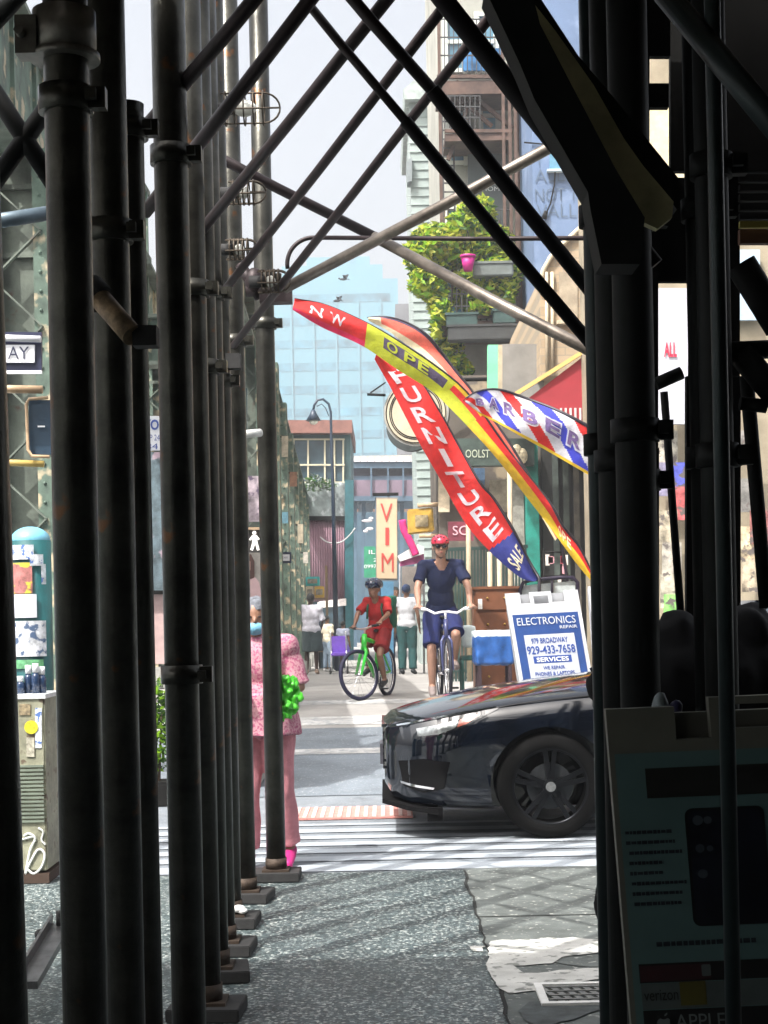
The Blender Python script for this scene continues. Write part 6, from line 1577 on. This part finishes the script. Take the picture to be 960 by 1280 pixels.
# awning and grey panel, green shutter
Y=20.5
t=thing('shop_awning','dark red shop awning with yellow border above the striped flag','awning',at(700,500,Y))
mred=M('awning_red',(.30,.02,.03),.75,var=.1,scale=3); yel=M('awning_yellow',(.6,.42,.14),.7,var=.08)
MB().prism([at(642,512,Y),at(735,441,Y),at(790,400,Y),at(790,545,Y),at(700,522,Y)],(0,.05,0)).build('side_panel',mred,t)
b=MB(); b.bar(at(636,498,Y-.03),at(735,436,Y-.03),.085,.05).bar(at(735,436,Y-.03),at(795,396,Y-.03),.085,.05); b.build('border',yel,t)
MB().prism([at(738,440,Y-.1),at(748,436,Y-.1),at(748,535,Y-.1),at(738,530,Y-.1)],(0,.05,0)).build('side_strip',M('awning_cream',(.7,.6,.4),.7),t)
b=MB()
for i in range(8): b.prism([at(700+6*i,510,Y-.02),at(702.5+6*i,510,Y-.02),at(703+6*i,545,Y-.02),at(700.5+6*i,545,Y-.02)],(0,.03,0))
b.build('fringe',M('fringe_white',(.6,.55,.55),.7),t)
rectp(628,430,680,500,Y+2.5,M('grey_panel',(.22,.21,.19),.8,var=.2,scale=2),'metal_shutter',label='plain grey panel under the graffiti wall, left of the awning',cat='panel',th=.2)
rectp(610,431,623,500,Y+2.6,M('mint_shutter',(.18,.62,.34),.6,var=.12,scale=3),'green_shutter',label='mint green shutter strip left of the grey panel',cat='shutter',th=.2)
rectp(623,431,628,500,Y+2.5,M('cream_pole',(.42,.35,.24),.6,var=.15),'door_post',label='cream post between the mint shutter and grey panel',cat='post',th=.1)
# shopfront below flags
Y=24
t=thing('clothing_shop','dark clothing shop with a teal column and boarded bays, behind the feather flags','shop',gat(660,Y+1))
g0=gz(Y)
wall(545,470,1000,Y+.6,4,M('shop_dim_wall',(.10,.085,.07),.8,var=.5,scale=1.4,fleck=((.3,.24,.16),3,.6,.1)),'wall',t)
wall(676,540,760,Y+.3,.1,M('shop_interior_dark',(.02,.02,.018),.7,var=.5,scale=3),'dark_interior_panel',t)  # flat dark sheet; the unlit shop interior is put into its colour
wall(655,555,672,Y+.1,.4,M('teal_column',(.015,.22,.17),.55,var=.3,scale=5),'teal_column',t)
wall(640,590,654,Y+.2,.3,M('grey_pilaster',(.30,.29,.25),.8,var=.4,scale=6),'pilaster',t)
for k,(x,c_) in enumerate(((690,(.06,.075,.065)),(703,(.04,.05,.04)),(716,(.07,.06,.045)),(729,(.03,.05,.045)))):
    wall(x,560,x+7,Y+.2,.05,M('garment_%d'%k,c_,.8,var=.4,scale=4),'hanging_garment',t)
fs=rectp(560,548,668,582,Y-.1,M('shop_fascia',(.04,.06,.05),.6,var=.5,scale=3),'fascia',t,th=.2)
text_on('lettering','OOLST',at(597,567,Y-.11),.36,.12,M('letters_sage',(.45,.5,.38),.5,var=0),fs,right=(CS,0,-SN),up=(SN,0,CS))
# small bust / figures on the fascia (pale shapes)
for (x,y) in ((646,565),(653,570)): MB().ell(at(x,y,Y-.15),(.08,.05,.12),10).build('ornament',M('ornament_cream',(.6,.52,.35),.6,var=.5,scale=20),fs,smooth=True)
for x0,x1,y0,y1,c_ in ((566,590,585,630,(.42,.32,.2)),(592,606,585,625,(.10,.18,.30)),(612,636,600,640,(.30,.27,.2)),(548,562,590,640,(.5,.42,.3))):
    rectp(x0,y0,x1,y1,Y+.4,M('bay_%d'%x0,c_,.8,var=.5,scale=4,fleck=((.1,.08,.07),6,.6,.08)),'boarded_bay',t,th=.05)
o=rectp(560,652,592,676,Y-.05,M('maroon_sign',(.18,.03,.05),.6,var=.3),'small_sign',t,th=.05); text_on('lettering','SC',at(575,663,Y-.06),.22,.14,M('letter_pink',(.75,.45,.5),.5,var=0),o)
# right hand bays seen through gaps in the dark posts
Y2=14.5
t=thing('corner_store','pale corner store glimpsed through the gaps of the right scaffold','shop',(at(900,700,Y2).x,Y2+1,0))
wall(800,60,1300,Y2+1,5,M('corner_store_wall',(.32,.27,.19),.85,var=.3,scale=1.5),'wall',t)
rectp(805,130,860,232,Y2+.9,M('cream_fence',(.62,.55,.36),.8,var=.2),'upper_boards',t,th=.05)
rectp(905,312,950,400,Y2+.9,M('pale_blue_wall',(.40,.52,.62),.6,var=.1),'blue_panel',t,th=.05); 
sg2=rectp(818,360,870,530,Y2+.6,M('store_sign_white',(.5,.5,.55),.6,var=.05),'sign_panel',t,th=.05); text_on('lettering','ALL',at(838,437,Y2+.59),.12,.14,M('sign_red',(.6,.02,.06),.5,var=0),sg2,right=(CS,0,-SN),up=(SN,0,CS),bold=.03)
b=MB()
for i,(x,y,c_) in enumerate(((835,560,(.5,.45,.35)),(830,600,(.25,.22,.35)),(852,600,(.03,.05,.55)),(855,630,(.6,.06,.06)),(835,660,(.5,.42,.28)),(840,700,(.42,.38,.3)),(838,740,(.5,.45,.33)),(842,765,(.2,.6,.08)),(935,560,(.22,.20,.18)),(938,620,(.16,.15,.13)),(936,680,(.62,.48,.28)),(940,720,(.5,.40,.26)),(950,660,(.3,.06,.05)))):
    rectp(x-12,y-22,x+12,y+20,Y2+.8-.01*i,M('goods_%d'%i,tuple(k*.7+.06 for k in c_),.7,var=.6,scale=9,fleck=((.12,.10,.09),11,.56,.06)),'goods_panel',t,th=.03)
# sleepers/louvre above
rectp(925,276,985,284,4.9,M('yellow_strip',(.35,.30,.06),.6),'painted_strip',label='yellowish strip under the dark louvre at the right edge',cat='strip',th=.02)
rectp(925,286,985,304,4.95,M('brown_strip',(.16,.07,.04),.6),'timber_strip',label='brown timber strip under the yellowish one at the right edge',cat='strip',th=.03)
# dark fence with posts behind dresser
Y=22.5; g0=gz(Y)
t=thing('metal_fence','dark green bar fence behind the adult cyclist','fence',gat(605,Y))
b=MB(); b.bar(at(556,687,Y),at(660,683,Y),.04,.05); b.bar(gat(556,Y,.15),gat(660,Y,.15),.04,.04)
MB_=b; b.build('rail',M('fence_dark_green',(.02,.05,.045),.5),t)
b=MB()
for i in range(26):
    x=558+4*i; b.bar(gat(x,Y),at(x-1,685,Y),.028)
b.build('bars',M('fence_dark_green',(.02,.05,.045),.5),t)
cp=M('cream_pole',(.42,.35,.24),.6,var=.15)
for k,(x,yt) in enumerate(((585,600),(612,690),(624,690),(637,590),(746,560))):
    MB().tube([gat(x+2,Y-.3),at(x,yt,Y-.3)],.035 if k<4 else .025,8).build('pole',cp,label=['cream pole right above the dresser edge','cream pole behind the middle of the dresser','cream pole behind the right of the dresser','tall cream pole left of the teal column','thin cream pole beside the dark posts'][k],cat='pole',group='cream poles in front of the shop')
# merchandise cart right: small shelf w goods above headboard
t=thing('goods_rack','rack of small pink and white goods above the black headboard','rack',gat(690,19.5))
Y=19.5
b=MB()
for x in (680,708): b.tube([gat(x,Y),at(x,686,Y)],.015,6)
for y in (690,720): b.tube([at(680,y,Y),at(712,y,Y)],.012,6)
b.build('frame',mdk,t)
rnd=random.Random(4)
for i in range(8):
    x=682+rnd.uniform(0,26); y=rnd.choice((700,712,728)); MB().box(at(x,y,Y-.03),(rnd.uniform(.03,.07),.05,rnd.uniform(.05,.14))).build('packet',M('packet_%d'%(i%3),[(.6,.3,.35),(.7,.65,.6),(.35,.05,.08)][i%3],.6,var=.2),t)
# wooden board extending behind the bird: birds
def bird(px,py,Y,lab,fl=1):
    c=at(px,py,Y); b=MB(); b.ell(c,(.14,.06,.05),10); b.ell(c+Vector((-.15*fl,0,.03)),(.04,.035,.035),8)
    b.prism([c+Vector((.02,0,.02)),c+Vector((.10,.0,.16)),c+Vector((.2,.05,.20)),c+Vector((.1,0,.03))],(0,.25,0)); b.prism([c+Vector((.02,0,.02)),c+Vector((-.02,-.25,.10)),c+Vector((.12,-.3,.08)),c+Vector((.1,0,.0))],(0,.01,.012)); b.prism([c+Vector((.12,-.03,0)),c+Vector((.24,-.04,-.02)),c+Vector((.24,.04,-.02)),c+Vector((.12,.03,0))],(0,0,.012))
    b.build('pigeon',M('pigeon_grey',(.05,.06,.07),.8),label=lab,cat='bird',group='birds in the sky')
bird(429,349,60,'upper of the two birds flying before the pale tower'); bird(421,376,60,'lower bird flying just above the red flag',-1)
# distant ground row: right side street building behind everything
t=thing('brick_building','far brick row at the end of the street behind the station','building',(5,76,0))
MB().box((4.5,78,4),(16,6,8)).build('wall',mbk_,t)
for i in range(6): MB().box((-2+2.4*i,74.95,5.5),(1.0,.08,1.5)).build('window',M('dark_window',(.03,.05,.06),.1,var=.3),t)

# small signs and awnings projecting from the railway columns on the left
for k,(x,y,w,h,Yk,c_,lab) in enumerate(((352,545,8,26,23.5,(.45,.40,.30),'cream upright sign high on the railway columns, right of the farthest post'),(362,590,9,18,27,(.30,.16,.10),'small rust coloured sign on the railway columns beside the station windows'),(350,640,10,14,23.5,(.10,.22,.28),'small teal box sign above the street sign, right of the farthest post'),(372,655,7,24,31,(.42,.36,.26),'narrow tan banner on the railway columns left of the purple wall'),(379,690,6,14,35,(.5,.46,.4),'tiny pale sign above the amber crate on the railway columns'))):
    t=thing('hanging_sign',lab,'sign',at(x,y+h,Yk)); stall_sign=MB().prism([at(x,y,Yk),at(x+w,y,Yk),at(x+w,y+h,Yk),at(x,y+h,Yk)],(0,.06,0)).build('panel',M('side_sign_%d'%k,c_,.7,var=.4,scale=8),t)
    MB().bar(at(x-6,y+1,Yk+.03),at(x+w,y+1,Yk+.03),.03).build('bracket',mdk,t)
